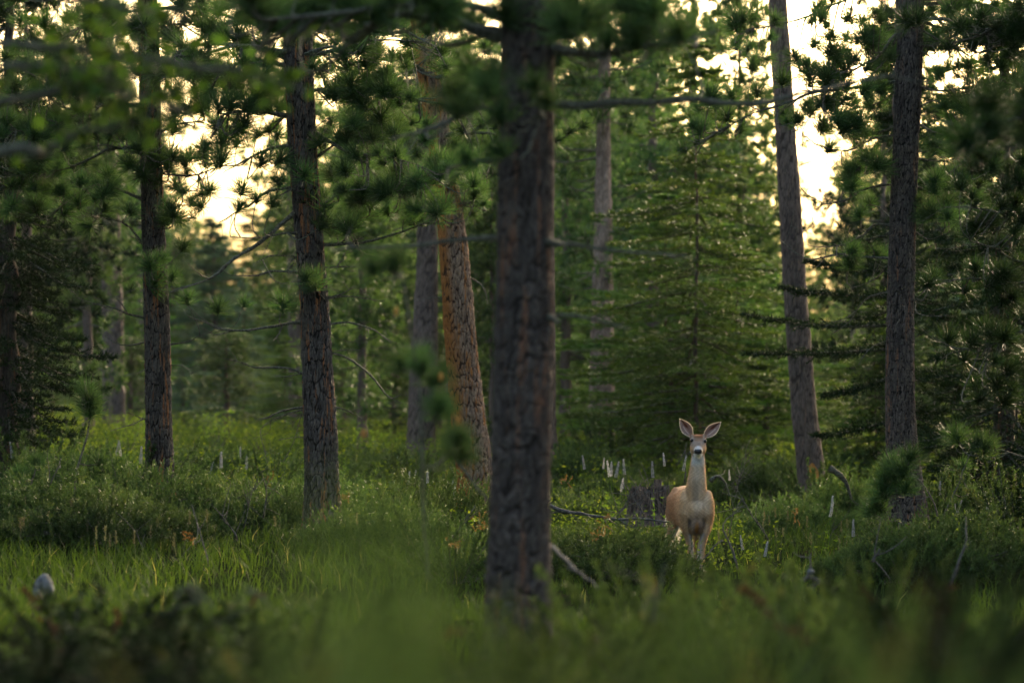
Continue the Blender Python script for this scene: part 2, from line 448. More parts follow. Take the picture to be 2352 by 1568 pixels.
def wiggle(pts, amp, rg, n=None, ends=True):
    """kinked spline through the points"""
    L = np.sum(np.linalg.norm(np.diff(pts, axis=0), axis=1)); n = n or max(6, int(L / .055))
    s = spline(pts, n)
    k = rg.normal(size=s.shape) * amp; k[0] = 0
    k = .5 * k + .25 * np.roll(k, 1, 0) + .25 * np.roll(k, -1, 0); k[0] = 0
    return s + k

def rot_to(axis, spin):
    q = Vector(axis).to_track_quat('Z', 'Y'); return q @ Quaternion((0, 0, 1), spin)

class Pine:
    def __init__(s, label, px, D, ztop, mat, nth=72, nz=420, relief=.012, seed=0, group=None, zb=None, cw=.045, ch=.15, name="pine_tree", cat="pine tree", flare=.18):
        s.rg = np.random.default_rng(seed); s.D = D; s.ztop = ztop
        xb = (px[-1][0] - 1176) / FPX * D
        s.zb = float(gz(xb, D)) if zb is None else zb
        s.f = trunk_path(px, D, ztop, s.zb)
        s.root = thing(name, label, cat, (xb, D, s.zb), group)
        zf = min(ztop, CAMZ + 1000 / FPX * D)
        part("trunk", trunk_geo(s.f, D, s.zb, ztop, nth, nz, cw, ch, relief, seed, zf, flare), mat, s.root, smooth=False)
        s.br = []          # list of dict(pts, rad)
        s.ntuft = 0
    def surf(s, z, az):
        x, r = s.f(np.array([z])); x = float(x[0]); r = float(r[0])
        return np.array([x + math.cos(az) * r * .8, s.D + math.sin(az) * r * .8, z]), r
    def hand(s, pts, r0=.016, dd=0.0, dead=True, twigs=None):
        """branch through picture points; starts in the trunk, drifts to depth dd at its end"""
        p = []
        for k, q in enumerate(pts):
            u = k / (len(pts) - 1); d = q[2] if len(q) > 2 else dd * u
            p.append(P(q[0], q[1], s.D + d))
        z = p[0][2]; x, r = s.f(np.array([z])); c = np.array([float(x[0]), s.D, z])
        p = [c + (p[0] - c) * .3] + p
        s.add(np.array(p), r0, dead, twigs)
    def add(s, p, r0, dead=True, twigs=None):
        rg = s.rg
        q = wiggle(p, .010 if dead else .006, rg)
        L = np.sum(np.linalg.norm(np.diff(q, axis=0), axis=1))
        rad = r0 * (1 - .78 * np.linspace(0, 1, len(q)) ** .8) * (1 + .12 * rg.normal(size=len(q))); rad = np.maximum(rad, .0025)
        rad = rad * 1.3; b = dict(pts=q, rad=rad, geo=[tube(q, rad, 6)], tufts=[])
        nt_ = twigs if twigs is not None else int(L * (5 if dead else 3))
        for _ in range(nt_):
            i = rg.integers(len(q) // 4, len(q)); s.twig(b, i, (.10 + .28 * rg.random()) * min(1, L))
        s.br.append(b); return b
    def twig(s, b, i, l, deep=True):
        rg = s.rg; q = b["pts"]; i = min(i, len(q) - 1)
        t = unit(q[min(i + 1, len(q) - 1)] - q[max(i - 1, 0)])
        d = unit(t * .8 + rg.normal(size=3) * .75 + np.array([0, 0, rg.normal() * .3]))
        e1 = q[i] + d * l * .5; e2 = e1 + unit(d + rg.normal(size=3) * .5 + t * .3) * l * .5
        w_ = wiggle(np.array([q[i], e1, e2]), .006, rg, 6)
        b["geo"].append(tube(w_, np.linspace(min(b["rad"][i] * .6, .007), .0022, 6), 4))
        if deep and rg.random() < .5:
            e3 = e1 + unit(d + rg.normal(size=3) * .9) * l * .4
            b["geo"].append(tube(np.array([w_[3], (w_[3] + e3) / 2 + rg.normal(size=3) * .01, e3]), [.003, .0025, .0018], 4))
        return e2, unit(e2 - e1)
    def tuft_at(s, p, size=1.0, axis=None):
        """needle tuft at a point, joined to the nearest branch by a curved twig"""
        rg = s.rg; best = None
        for b in s.br:
            d = np.linalg.norm(b["pts"] - p, axis=1); i = int(np.argmin(d + .15 * (np.arange(len(d)) < 2)))
            if best is None or d[i] < best[0]: best = (d[i], b, i)
        dist, b, i = best
        if dist > .03:
            a = b["pts"][i]; t = unit(b["pts"][min(i + 1, len(b["pts"]) - 1)] - b["pts"][i - 1])
            mid = (a + p) / 2 + t * dist * .18 - np.array([0, 0, dist * .22])
            w_ = wiggle(np.array([a, mid, p]), .006, rg, max(6, int(dist / .05)))
            b["geo"].append(tube(w_, np.linspace(min(.009, b["rad"][i] * .7 + .002), .003, len(w_)), 5))
            ax = unit(w_[-1] - w_[-3])
        else: ax = unit(b["pts"][i] - b["pts"][i - 2])
        if axis is None: axis = unit(ax * .8 + np.array([0, 0, .75]) + rg.normal(size=3) * .2)
        b["tufts"].append((p, axis, size)); s.ntuft += 1
    def cloud(s, cx, cy, rx, ry, n, dd=(-.6, .6), size=(.65, 1.25)):
        for _ in range(n):
            while True:
                a, c = s.rg.uniform(-1, 1, 2)
                if a * a + c * c < 1: break
            s.tuft_at(P(cx + a * rx, cy + c * ry, s.D + s.rg.uniform(*dd)), s.rg.uniform(*size))
    def whorls(s, z0, z1, step, lmax, per=4, droop=-.05, tpl=6.5, azr=None, lmin=.4, size=(.85, 1.2), r0=.018):
        """procedural live branches with tufts on the outer two thirds"""
        rg = s.rg; z = z0
        while z < z1:
            for _ in range(per):
                az = rg.random() * 2 * math.pi if azr is None else rg.uniform(*azr)
                h = (z - z0) / max(z1 - z0, .1)
                L = lmax * (1 - .55 * h) * rg.uniform(.65, 1.1); L = max(L, lmin)
                a, r = s.surf(z + rg.uniform(-.12, .12), az)
                d = np.array([math.cos(az), math.sin(az), droop + rg.normal() * .12])
                p = [a, a + d * L * .35 + np.array([0, 0, .03]), a + d * L * .7 + np.array([0, 0, -.05 * L]), a + d * L + np.array([0, 0, .10 * L])]
                b = s.add(np.array(p), r0 * (.5 + .5 * L / lmax), False, int(2 * L))
                for _ in range(int(L * tpl)):
                    u = rg.uniform(.35, 1.0); i = min(int(u * (len(b["pts"]) - 1)), len(b["pts"]) - 1)
                    e = b["pts"][i] + unit(rg.normal(size=3) * [1, 1, .5]) * rg.uniform(.08, .36) * (1.15 - .6 * u)
                    w_ = wiggle(np.array([b["pts"][i], (b["pts"][i] + e) / 2 - [0, 0, .02], e]), .004, rg, 5)
                    b["geo"].append(tube(w_, np.linspace(.006, .003, 5), 4))
                    b["tufts"].append((e, unit((e - b["pts"][i]) * 1.2 + d * .15 + [0, 0, .18]), rg.uniform(*size))); s.ntuft += 1
                b["tufts"].append((b["pts"][-1], unit(d + [0, 0, .5]), rg.uniform(*size))); s.ntuft += 1
            z += step * rg.uniform(.7, 1.3)
    def finish(s, limit=290, mat=None, far=False, dark=None):
        tuf = [(t, b) for b in s.br for t in b["tufts"]]
        vis = lambda t: abs((t[0][0] / t[0][1] * FPX)) < 1250 and (CAMZ - t[0][2]) / t[0][1] * FPX + HOR > -60
        ok = [k for k, (t, b) in enumerate(tuf) if vis(t)]
        s.rg.shuffle(ok); ok = set(ok[:limit]); rest = []
        k = 0
        for b in s.br:
            o = np.array(b["pts"][0])
            bo = part("branch", join(b["geo"]), M["twig"], s.root, origin=o)
            for t in b["tufts"]:
                if k in ok:
                    me = TUFTS[s.rg.integers(len(TUFTS))]
                    to = link("needle_tuft", me, bo, t[0]); to.rotation_mode = 'QUATERNION'
                    to.rotation_quaternion = rot_to(t[1], s.rg.random() * 6.28); to.scale = (t[2],) * 3
                    if dark and dark(t[0]): to.material_slots[0].link = 'OBJECT'; to.material_slots[0].material = M['needle_shade']
                else: rest.append(t)
                k += 1
        if rest:
            gs = []
            for p, a, sz in rest:
                V, F, at = TUFT_LO[s.rg.integers(4)]
                Mx = np.array(rot_to(a, s.rg.random() * 6.28).to_matrix())
                tt = np.clip(at["tint"] + s.rg.normal() * .12, 0, 1)
                gs.append(((V * sz) @ Mx.T + p, F, {"tint": tt}))
            part("foliage", join(gs), mat or M["needle"], s.root, kind="stuff")
        return s

# ------------------------------------------------------------------ the pines in and near the plane of focus
A = Pine("dark barked pine leftmost of the sharp trunks, wreathed in needle tufts halfway up",
         [(338, 0, 46), (344, 200, 48), (348, 400, 50), (355, 600, 54), (362, 800, 58), (366, 1000, 60), (368, 1115, 64)], 34, 9.5, M["bark_dark"], 110, 800, .012, 11, cw=.020, ch=.12, flare=.22)
for p, r in [([(342, 733), (302, 722), (273, 708), (230, 702), (176, 684)], .013), ([(335, 790), (302, 794), (266, 787), (230, 764)], .011),
             ([(338, 841), (313, 855)], .008), ([(340, 962), (306, 974), (252, 989)], .010), ([(392, 790), (432, 783), (457, 774), (482, 767)], .010),
             ([(394, 839), (414, 839), (436, 850)], .006), ([(324, 453), (281, 436), (209, 425), (140, 470)], .018), ([(328, 561), (288, 515), (252, 504), (225, 498)], .012),
             ([(353, 313), (396, 288), (450, 281)], .02), ([(350, 172), (410, 178), (480, 165)], .02), ([(340, 100), (300, 60), (250, 40), (190, 60)], .022),
             ([(340, 250), (290, 240), (200, 250), (120, 290), (40, 300)], .022), ([(340, 330), (300, 340), (240, 345), (150, 390), (60, 400)], .022),
             ([(345, 390), (380, 400), (440, 402), (500, 385)], .016), ([(352, 520), (400, 470), (450, 420)], .012), ([(345, 30), (400, 60), (470, 40)], .02),
             ([(352, 600), (340, 640), (345, 660)], .008), ([(338, 962), (300, 950), (260, 952)], .006)]:
    A.hand(p, r, dd=A.rg.uniform(-.5, .3))
A.hand([(345, 350), (338, 345), (330, 350)], .016, dd=-.5); A.hand([(355, 560), (345, 600), (350, 640)], .012, dd=-.4)
for x, y, s_ in [(330, 345, 1.3), (300, 380, 1.2), (360, 375, 1.2), (330, 400, 1.15), (345, 612, 1.15), (352, 655, 1.2), (370, 600, .9), (395, 640, .9), (430, 692, 1.05),
                 (500, 712, 1.05), (560, 700, .8), (395, 480, 1.1), (380, 510, 1.0), (300, 490, .9), (205, 520, 1.05), (240, 480, 1.0), (180, 470, 1.1), (420, 570, .9)]:
    A.tuft_at(P(x, y, 34 + A.rg.uniform(-.5, -.1)), s_)
A.cloud(110, 430, 150, 80, 34); A.cloud(70, 200, 120, 150, 36); A.cloud(230, 120, 120, 130, 30); A.cloud(270, 320, 110, 90, 22)
A.cloud(430, 50, 90, 60, 24); A.cloud(450, 200, 100, 70, 30); A.cloud(430, 330, 90, 60, 14); A.cloud(430, 440, 80, 80, 14); A.cloud(90, 330, 120, 60, 18)
A.whorls(4.6, 9.2, .45, 1.7, 4, tpl=5); A.finish()

B = Pine("tall dark pine with orange bark streaks and dead twigs on both sides",
         [(680, 0, 66), (686, 150, 68), (700, 400, 62), (715, 600, 64), (728, 800, 68), (737, 1000, 74), (742, 1155, 80)], 31, 9.5, M["bark_dark"], 120, 860, .014, 12, cw=.022, ch=.13, flare=.22)
for p, r in [([(653, 130), (600, 110), (530, 103), (450, 108), (400, 126)], .026), ([(650, 195), (590, 185), (465, 164), (370, 180)], .02),
             ([(660, 266), (594, 256), (520, 260), (500, 275)], .022), ([(672, 430), (612, 446), (560, 480), (504, 508)], .014),
             ([(690, 480), (648, 517), (590, 560), (533, 600), (479, 640), (392, 672)], .022), ([(693, 740), (648, 744), (583, 758), (515, 755), (468, 744), (436, 726)], .015),
             ([(698, 857), (655, 846), (590, 845), (554, 830), (509, 821)], .013), ([(698, 935), (648, 947), (612, 962), (587, 962)], .012),
             ([(680, 625), (630, 621), (590, 634), (533, 632)], .014), ([(720, 126), (792, 108), (843, 94), (940, 94)], .022), ([(727, 360), (781, 328), (840, 320)], .018),
             ([(720, 475), (753, 461), (792, 435), (847, 428), (897, 432), (922, 443)], .017), ([(753, 614), (810, 612), (868, 609)], .010),
             ([(755, 686), (810, 684), (880, 693)], .012), ([(765, 742), (807, 740), (854, 756), (883, 776), (899, 790)], .010),
             ([(768, 812), (803, 827), (843, 852), (872, 880), (886, 907), (900, 916), (918, 906)], .011), ([(770, 935), (800, 944), (830, 960)], .008),
             ([(770, 805), (825, 803)], .006), ([(770, 680), (820, 660), (860, 690)], .007), ([(740, 560), (800, 560), (880, 548), (960, 520), (1010, 515)], .015),
             ([(700, 540), (660, 535), (600, 545), (530, 545)], .014), ([(690, 590), (640, 585), (590, 600)], .01), ([(720, 300), (800, 350), (880, 360), (960, 380)], .016),
             ([(715, 60), (800, 30), (900, 60), (1000, 110)], .022), ([(715, 210), (800, 200), (900, 210), (1010, 240), (1090, 230)], .02), ([(660, 70), (600, 40), (520, 10)], .022),
             ([(660, 340), (600, 350), (540, 380), (480, 380)], .016)]:
    B.hand(p, r, dd=B.rg.uniform(-.6, .3))
B.hand([(735, 1010), (700, 1000), (640, 1010)], .001, dd=0)
b_ = B.hand([(700, 932), (690, 960), (672, 1010), (650, 1060)], .004, dd=-.1)
B.hand([(698, 940), (640, 955), (608, 975), (600, 1010), (613, 1062)], .006, dd=-.15)
for x, y, s_ in [(722, 655, 1.15), (650, 705, 1.1), (700, 640, .9), (640, 370, 1.2), (600, 375, 1.1), (505, 375, 1.2), (480, 440, .9), (555, 440, 1.0), (550, 480, .9),
                 (700, 405, 1.1), (745, 478, 1.0), (530, 240, 1.0), (740, 520, 1.0), (625, 470, .8), (590, 460, .8), (470, 340, .9), (640, 420, 1)]:
    B.tuft_at(P(x, y, 31 + B.rg.uniform(-.6, -.15)), s_)
B.cloud(820, 180, 110, 60, 22); B.cloud(860, 390, 110, 80, 24); B.cloud(1010, 150, 90, 110, 14); B.cloud(1060, 380, 70, 90, 14); B.cloud(780, 480, 80, 60, 14)
B.cloud(540, 190, 120, 80, 32); B.cloud(560, 60, 80, 60, 20); B.cloud(560, 310, 90, 50, 12); B.cloud(820, 50, 120, 50, 20); B.cloud(940, 480, 90, 60, 18); B.cloud(600, 230, 70, 50, 8); B.cloud(800, 300, 110, 60, 18)
B.cloud(900, 250, 80, 60, 10)
B.whorls(4.35, 9.2, .45, 1.7, 4, tpl=5); B.finish()

C = Pine("black grey pine with furrowed bark standing right of the deer, behind a small young pine",
         [(2094, 0, 60), (2086, 200, 60), (2076, 450, 60), (2068, 700, 62), (2067, 950, 68), (2076, 1080, 76), (2090, 1200, 88)], 33, 9.5, M["bark_right"], 110, 860, .011, 13, cw=.017, ch=.085, flare=.3)
for p, r in [([(2052, 212), (2020, 238), (1984, 248)], .012), ([(2050, 308), (2013, 317), (1966, 338), (1930, 346), (1890, 337), (1858, 320), (1833, 302)], .010),
             ([(2043, 423), (1984, 437), (1941, 459), (1894, 463), (1858, 450), (1836, 425), (1835, 382)], .010), ([(2038, 515), (2002, 518), (1973, 544), (1933, 562), (1870, 567)], .014),
             ([(2045, 594), (1984, 589), (1934, 585), (1887, 590), (1851, 594), (1815, 575), (1790, 549)], .012), ([(2038, 610), (2009, 643), (1955, 657)], .008),
             ([(2033, 673), (1984, 690), (1955, 733), (1934, 754), (1905, 769)], .009), ([(2038, 783), (1998, 801), (1970, 839)], .007),
             ([(2110, 198), (2164, 207), (2236, 200), (2294, 187), (2352, 155)], .014), ([(2113, 47), (2150, 65), (2190, 110), (2230, 150)], .016),
             ([(2110, 288), (2142, 302), (2214, 318)], .012), ([(2106, 407), (2135, 428), (2178, 439), (2200, 471)], .008), ([(2103, 533), (2128, 549), (2164, 540)], .008),
             ([(2092, 679), (2103, 697), (2106, 718), (2135, 726), (2178, 722)], .007),
             ([(2052, 188), (1960, 200), (1860, 215), (1790, 240), (1696, 274), (1624, 320), (1560, 353)], .016), ([(2060, 0), (2010, -20), (1941, 0), (1876, 29), (1782, 58), (1732, 63)], .016),
             ([(2060, 80), (2020, 130), (1960, 160), (1900, 170)], .014), ([(2050, 330), (2010, 370), (1980, 380)], .010), ([(2105, 250), (2150, 230), (2190, 260)], .01),
             ([(2112, 110), (2180, 100), (2260, 80), (2340, 90)], .014), ([(2100, 360), (2150, 370), (2230, 360)], .012), ([(2045, 500), (2010, 470), (1960, 480)], .010)]:
    C.hand(p, r, dd=C.rg.uniform(-.4, .4))
for x, y, s_ in [(2150, 335, 1.0), (2140, 482, 1.1), (2175, 470, .95), (2220, 262, 1), (2160, 172, 1), (2260, 240, 1), (1730, 140, .9), (1725, 45, 1.0), (1780, 50, .9), (1860, 50, .8), (1890, 35, .7),
                 (1796, 190, 1.15), (1740, 215, .9), (1800, 265, .9), (1620, 290, .95), (1665, 260, .8), (1700, 300, .9), (1570, 345, .9), (1600, 330, .8), (1590, 290, .7), (2000, 80, 1.1), (1980, 50, 1),
                 (1975, 495, .95), (1995, 470, .8), (2010, 380, 1.0), (1990, 370, .9), (1960, 590, .7), (2120, 500, .9), (2140, 640, .8), (1960, 570, .7)]:
    C.tuft_at(P(x, y, 33 + C.rg.uniform(-.4, .3)), s_)
C.cloud(1880, 160, 70, 50, 16); C.cloud(1720, 90, 60, 70, 10); C.cloud(1640, 260, 80, 50, 8); C.cloud(1970, 400, 60, 60, 8); C.cloud(1900, 60, 60, 60, 12); C.cloud(1940, 320, 50, 50, 8); C.cloud(1960, 230, 80, 60, 22); C.cloud(1870, 270, 70, 35, 12); C.cloud(2000, 100, 70, 70, 18); C.cloud(2220, 110, 110, 100, 34); C.cloud(2230, 290, 90, 80, 20)
C.cloud(2180, 450, 70, 60, 14); C.cloud(1990, 590, 50, 40, 5)
C.whorls(4.9, 9.2, .45, 1.7, 4, tpl=5); C.finish()

Dp = Pine("dark pine at the right edge whose branches reach into the picture, trunk out of frame",
          [(2440, 0, 70), (2450, 600, 76), (2455, 1200, 90)], 31.5, 9.5, M["bark_right"], 48, 200, .012, 14)
for p, r in [([(2430, 200), (2330, 240), (2250, 330), (2180, 400)], .016), ([(2430, 520), (2340, 500), (2260, 480), (2170, 475)], .016), ([(2440, 600), (2352, 600), (2280, 570), (2230, 553)], .016),
             ([(2440, 640), (2340, 650), (2260, 640), (2150, 642)], .014), ([(2440, 760), (2350, 760), (2280, 790), (2200, 800), (2150, 780)], .016), ([(2440, 880), (2350, 880), (2300, 900)], .012),
             ([(2440, 60), (2340, 40), (2240, 60)], .016), ([(2440, 350), (2330, 370), (2240, 370)], .016), ([(2450, 1080), (2352, 1050), (2290, 1030), (2230, 1035)], .01)]:
    Dp.hand(p, r, dd=Dp.rg.uniform(-.5, .3))
for x, y, s_ in [(2178, 780, 1.2), (2232, 790, 1.15), (2215, 825, 1.1), (2140, 640, 1.1), (2130, 655, 1), (2280, 770, 1), (2240, 620, 1), (2290, 640, 1.1), (2190, 1010, 1.1), (2250, 1035, 1.15), (2270, 1020, 1)]:
    Dp.tuft_at(P(x, y, 31.5 + Dp.rg.uniform(-.4, .3)), s_)
Dp.cloud(2290, 420, 100, 60, 24); Dp.cloud(2300, 520, 90, 50, 20); Dp.cloud(2300, 650, 90, 50, 20); Dp.cloud(2310, 800, 70, 60, 14); Dp.cloud(2310, 90, 80, 80, 24); Dp.cloud(2290, 250, 80, 80, 22)
Dp.cloud(2300, 900, 60, 40, 8)
Dp.whorls(4.6, 9.2, .5, 1.5, 4, tpl=5, azr=(1.6, 4.7)); Dp.finish(mat=M['needle_shade'], dark=lambda p: True)

E = Pine("leaning pine with bright orange flaking bark left of the big blurred trunk",
         [(968, 100, 42), (990, 200, 50), (1025, 420, 58), (1045, 600, 66), (1063, 850, 72), (1082, 1000, 80), (1095, 1125, 84)], 38.5, 10.5, M["bark_orange"], 110, 700, .016, 15, cw=.028, ch=.15, flare=.05)
for p, r in [([(1010, 515), (960, 510), (900, 530)], .015), ([(1030, 683), (990, 685), (955, 692)], .008), ([(1050, 470), (1100, 440), (1120, 400)], .016), ([(985, 180), (940, 150), (900, 120)], .018),
             ([(1000, 260), (1060, 250), (1120, 200)], .02), ([(1010, 330), (950, 340), (900, 330)], .02), ([(1080, 640), (1110, 660), (1120, 700)], .01)]:
    E.hand(p, r, dd=E.rg.uniform(-.5, .3))
E.cloud(1060, 110, 70, 80, 16); E.cloud(930, 280, 60, 60, 8); E.cloud(1090, 330, 60, 90, 18); E.cloud(1040, 400, 50, 30, 10); E.cloud(1100, 470, 40, 40, 8)
E.whorls(4.3, 10, .5, 1.6, 4, tpl=5); E.finish()

F = Pine("thick blurred pine trunk in the foreground at the middle of the picture",
         [(1214, 0, 118), (1208, 300, 126), (1206, 600, 132), (1202, 900, 134), (1195, 1150, 138), (1190, 1345, 146)], 18.5, 8.5, M["bark_near"], 90, 520, .012, 16, cw=.032, ch=.10, flare=.12)
for p, r in [([(1150, 85), (1090, 65), (1000, 45), (900, 40), (840, 60)], .026), ([(1260, 105), (1320, 118), (1420, 122), (1530, 100), (1600, 85)], .022),
             ([(1270, 240), (1400, 240), (1560, 232), (1700, 236), (1860, 215), (1990, 185), (2060, 170)], .017), ([(1140, 365), (1080, 370), (1030, 385)], .016),
             ([(1140, 548), (1060, 548), (960, 565), (820, 572), (760, 575)], .014), ([(1265, 555), (1360, 565), (1480, 580), (1600, 600)], .012),
             ([(1270, 730), (1350, 730), (1450, 760)], .010), ([(1150, 250), (1080, 250), (980, 300), (900, 320)], .014), ([(1235, 560), (1260, 556), (1290, 560)], .028),
             ([(1235, 730), (1255, 728), (1280, 740)], .026), ([(1230, 160), (1240, 200), (1250, 260)], .02), ([(1180, 60), (1100, 20), (960, 10), (820, 20), (640, 40)], .024)]:
    F.hand(p, r * 1.35, dd=F.rg.uniform(-.5, -.1), twigs=2)
for x, y, s_ in [(1120, 210, 1.1), (1150, 270, 1.1), (1050, 260, .9), (1230, 200, 1.0), (1255, 240, .9), (1070, 370, .9), (1150, 350, 1)]:
    F.tuft_at(P(x, y, 18.0), s_ * .8)
F.cloud(1420, 60, 160, 60, 22); F.cloud(700, 20, 180, 45, 24); F.cloud(930, 20, 130, 40, 14); F.cloud(1090, 230, 70, 80, 7); F.cloud(1200, 20, 80, 40, 6)
F.whorls(3.75, 8.3, .5, 1.4, 3, tpl=5); F.finish()

# ------------------------------------------------------------------ firs and spruces
def fir_geo(H, Rb, seed, per=6, step=.22, z0=.25, K=26, nl=.045, nw=.012, droop=.25, sub=.34, dens=15, zcut=None, shape=.8):
    """crown of layered boughs in local coordinates (base at the origin)"""
    rg = np.random.default_rng(seed); S0 = []; S1 = []; T = []; stems = []
    z = z0
    while z < H * .985 and (zcut is None or z < zcut):
        Lm = Rb * (1 - z / H) ** shape * rg.uniform(.8, 1.1)
        a0 = rg.random() * 6.28
        for k in range(per):
            az = a0 + k * 2 * math.pi / per + rg.normal() * .25; L = max(.12, Lm * rg.uniform(.6, 1.12))
            dz = z + rg.normal() * step * .3
            dirv = np.array([math.cos(az), math.sin(az), 0]); prp = np.array([-dirv[1], dirv[0], 0])
            n = max(4, int(L * dens)); u = np.linspace(.08, 1, n); droop_ = droop + rg.normal() * .13
            hgt = -droop_ * L * (u ** 1.3) + abs(droop_) * .75 * L * np.maximum(u - .6, 0) ** 1.2 * 1.6
            pt = np.array([0, 0, dz]) + dirv * (u * L)[:, None] + np.array([0, 0, 1.]) * hgt[:, None]
            stems.append(tube(pt[:: max(1, n // 5)], .012 * (1 - .7 * np.linspace(0, 1, len(pt[:: max(1, n // 5)]))) * (.5 + L), 4, cap=False))
            S0.append(pt[:-1]); S1.append(pt[1:]); tn = rg.uniform(.2, .8); T.append(np.full(n - 1, tn))
            for sgn in (-1, 1):
                l = sub * L * (1.05 - u) ** .7 * rg.uniform(.7, 1.2, n) + .05
                dv = dirv * .75 + prp * sgn * rg.uniform(.6, 1.0, (n, 1)) + np.array([0, 0, 1.]) * rg.normal(-.12, .16, (n, 1))
                e = pt + unit(dv) * l[:, None]
                S0.append(pt); S1.append(e); T.append(np.clip(tn + rg.normal(0, .15, n) + .25 * (u - .5), 0, 1))
                m = (pt + e) / 2; e2 = m + unit(dirv + rg.normal(size=(n, 3)) * .35) * (l * .55)[:, None]
                S0.append(m); S1.append(e2); T.append(np.clip(tn + rg.normal(0, .15, n) + .3, 0, 1))
        z += step * rg.uniform(.75, 1.25)
    S0 = np.concatenate(S0); S1 = np.concatenate(S1); T = np.concatenate(T)
    g = needles(S0, S1, K, nl, nw, .85, rg, T, up=.12)
    return g, join(stems)

def simple_trunk(H, r, seed, nth=10, lean=(0, 0)):
    rg = np.random.default_rng(seed); n = 24; u = np.linspace(0, 1, n)
    pts = np.stack([lean[0] * u + .02 * rg.normal(size=n), lean[1] * u + .02 * rg.normal(size=n), -.3 + (H + .3) * u], -1)
    V, F, a = tube(pts, r * (1 - .85 * u) * (1 + .05 * rg.normal(size=n)), nth)
    k = rg.random(len(V))
    return V, F, {"crack": .5 + .5 * k, "plate": rg.random(len(V)), "side": np.zeros(len(V)), "tint": k}

def proto(name, H, fol, stem, matf, matb, r, seed, label="", cat="fir tree"):
    root = thing(name, label, cat, (0, 0, 0))
    part("trunk", simple_trunk(H, r, seed), matb, root, smooth=True)
    part("crown", fol, matf, root)
    if stem is not None: part("boughs", stem, M["twig"], root, kind="stuff")
    return root

def pine_crown(H, z0, Rc, seed, nb=60, tn=520, L=.17, wd=.016, nn=26, top=.35):
    """airy crown of needle tufts on real boughs (base at the origin)"""
    rg = np.random.default_rng(seed); st = []; gs = []
    tl = [tuft_geo(nn, L, wd, seed * 7 + k) for k in range(3)]
    per = max(1, tn // nb)
    for _ in range(nb):
        h = rg.random() ** .9; z = z0 + (H - z0) * h; az = rg.random() * 6.28
        Lb = Rc * (1 - h * (1 - top)) * rg.uniform(.45, 1.1)
        d = np.array([math.cos(az), math.sin(az), rg.uniform(-.2, .25)])
        p = spline([[0, 0, z], np.array([0, 0, z]) + d * Lb * .5 - [0, 0, .04 * Lb], np.array([0, 0, z]) + d * Lb + [0, 0, .12 * Lb]], 7)
        st.append(tube(p, .02 * (1 - .8 * np.linspace(0, 1, 7)) * (.4 + .4 * Lb), 4, cap=False))
        for _ in range(per):
            i = p[min(int(rg.uniform(2, 7)), 6)]; e = i + rg.normal(size=3) * [.22, .22, .13]
            V, F, at = tl[rg.integers(3)]
            ax = unit((e - i) + d * .2 + [0, 0, .15]); Mx = np.array(rot_to(ax, rg.random() * 6.28).to_matrix())
            gs.append(((V * rg.uniform(.8, 1.3)) @ Mx.T + e, F, {"tint": np.clip(at["tint"] + rg.normal() * .2, 0, 1)}))
    return join(gs), join(st)

PROTO = {}
def mk(key, *a, **k): PROTO[key] = (a, k); 
g, s_ = fir_geo(6.5, 2.0, 21, K=16, nl=.06, nw=.024, dens=10, step=.36, sub=.45, droop=.12); PROTO["fir1"] = proto("fir_tree", 6.5, g, s_, M["fir"], M["bark_near"], .022, 1)
g, s_ = fir_geo(8.0, 1.9, 22, K=14, nl=.06, nw=.022, dens=9, step=.3, droop=.35); PROTO["fir2"] = proto("fir_tree", 8.0, g, s_, M["fir"], M["bark_near"], .03, 2)
g, s_ = fir_geo(5.5, 1.9, 23, K=16, nl=.06, nw=.024, dens=9, step=.24, droop=.1); PROTO["blue"] = proto("fir_tree", 5.5, g, s_, M["fir_blue"], M["bark_far"], .09, 3)
g, s_ = pine_crown(8, 1.6, 2.0, 31, 80, 800); PROTO["pine1"] = proto("pine_tree", 8, g, s_, M["needle_far"], M["bark_far"], .14, 4, cat="pine tree")
g, s_ = pine_crown(7, .8, 1.7, 32, 80, 760); PROTO["pine2"] = proto("pine_tree", 7, g, s_, M["needle_far"], M["bark_far"], .12, 5, cat="pine tree")
g, s_ = pine_crown(9, 3.0, 1.8, 33, 70, 640); PROTO["pine3"] = proto("pine_tree", 9, g, s_, M["needle_far"], M["bark_far"], .16, 6, cat="pine tree")
NAT = dict(fir1=6.5, fir2=8.0, blue=5.5, pine1=8, pine2=7, pine3=9)
USED = set()
def place(key, px, D, ytop, label, group, wide=1.0, rz=None, mat=None):
    """tree whose foot stands at picture column px, distance D, and whose tip reaches picture row ytop"""
    x = (px - 1176) / FPX * D; z = float(gz(x, D)); top = CAMZ - (ytop - HOR) / FPX * D
    s = max(.25, (top - z) / NAT[key]); rz = rng.random() * 6.28 if rz is None else rz
    if key in USED:
        r = dup(PROTO[key], (x, D, z - .05), rz, (s * wide, s * wide, s), label, group)
        if mat:
            for c in r.children:
                if c.name.startswith("crown"): c.material_slots[0].link = 'OBJECT'; c.material_slots[0].material = M[mat]  # dark spruce needles swapped in, standing for shade on these trees
        return r
    USED.add(key); r = PROTO[key]; r.location = (x, D, z - .05); r.rotation_euler = (0, 0, rz); r.scale = (s * wide, s * wide, s); r["label"] = label
    if group: r["group"] = group
    return r

GF = "soft trees along the far edge of the forest"
LBL = {"fir": "blurred green fir in the far tree line behind the pines", "pine": "blurred pine in the far tree line behind the pines", "blue": "hazy blue green fir in the far tree line"}
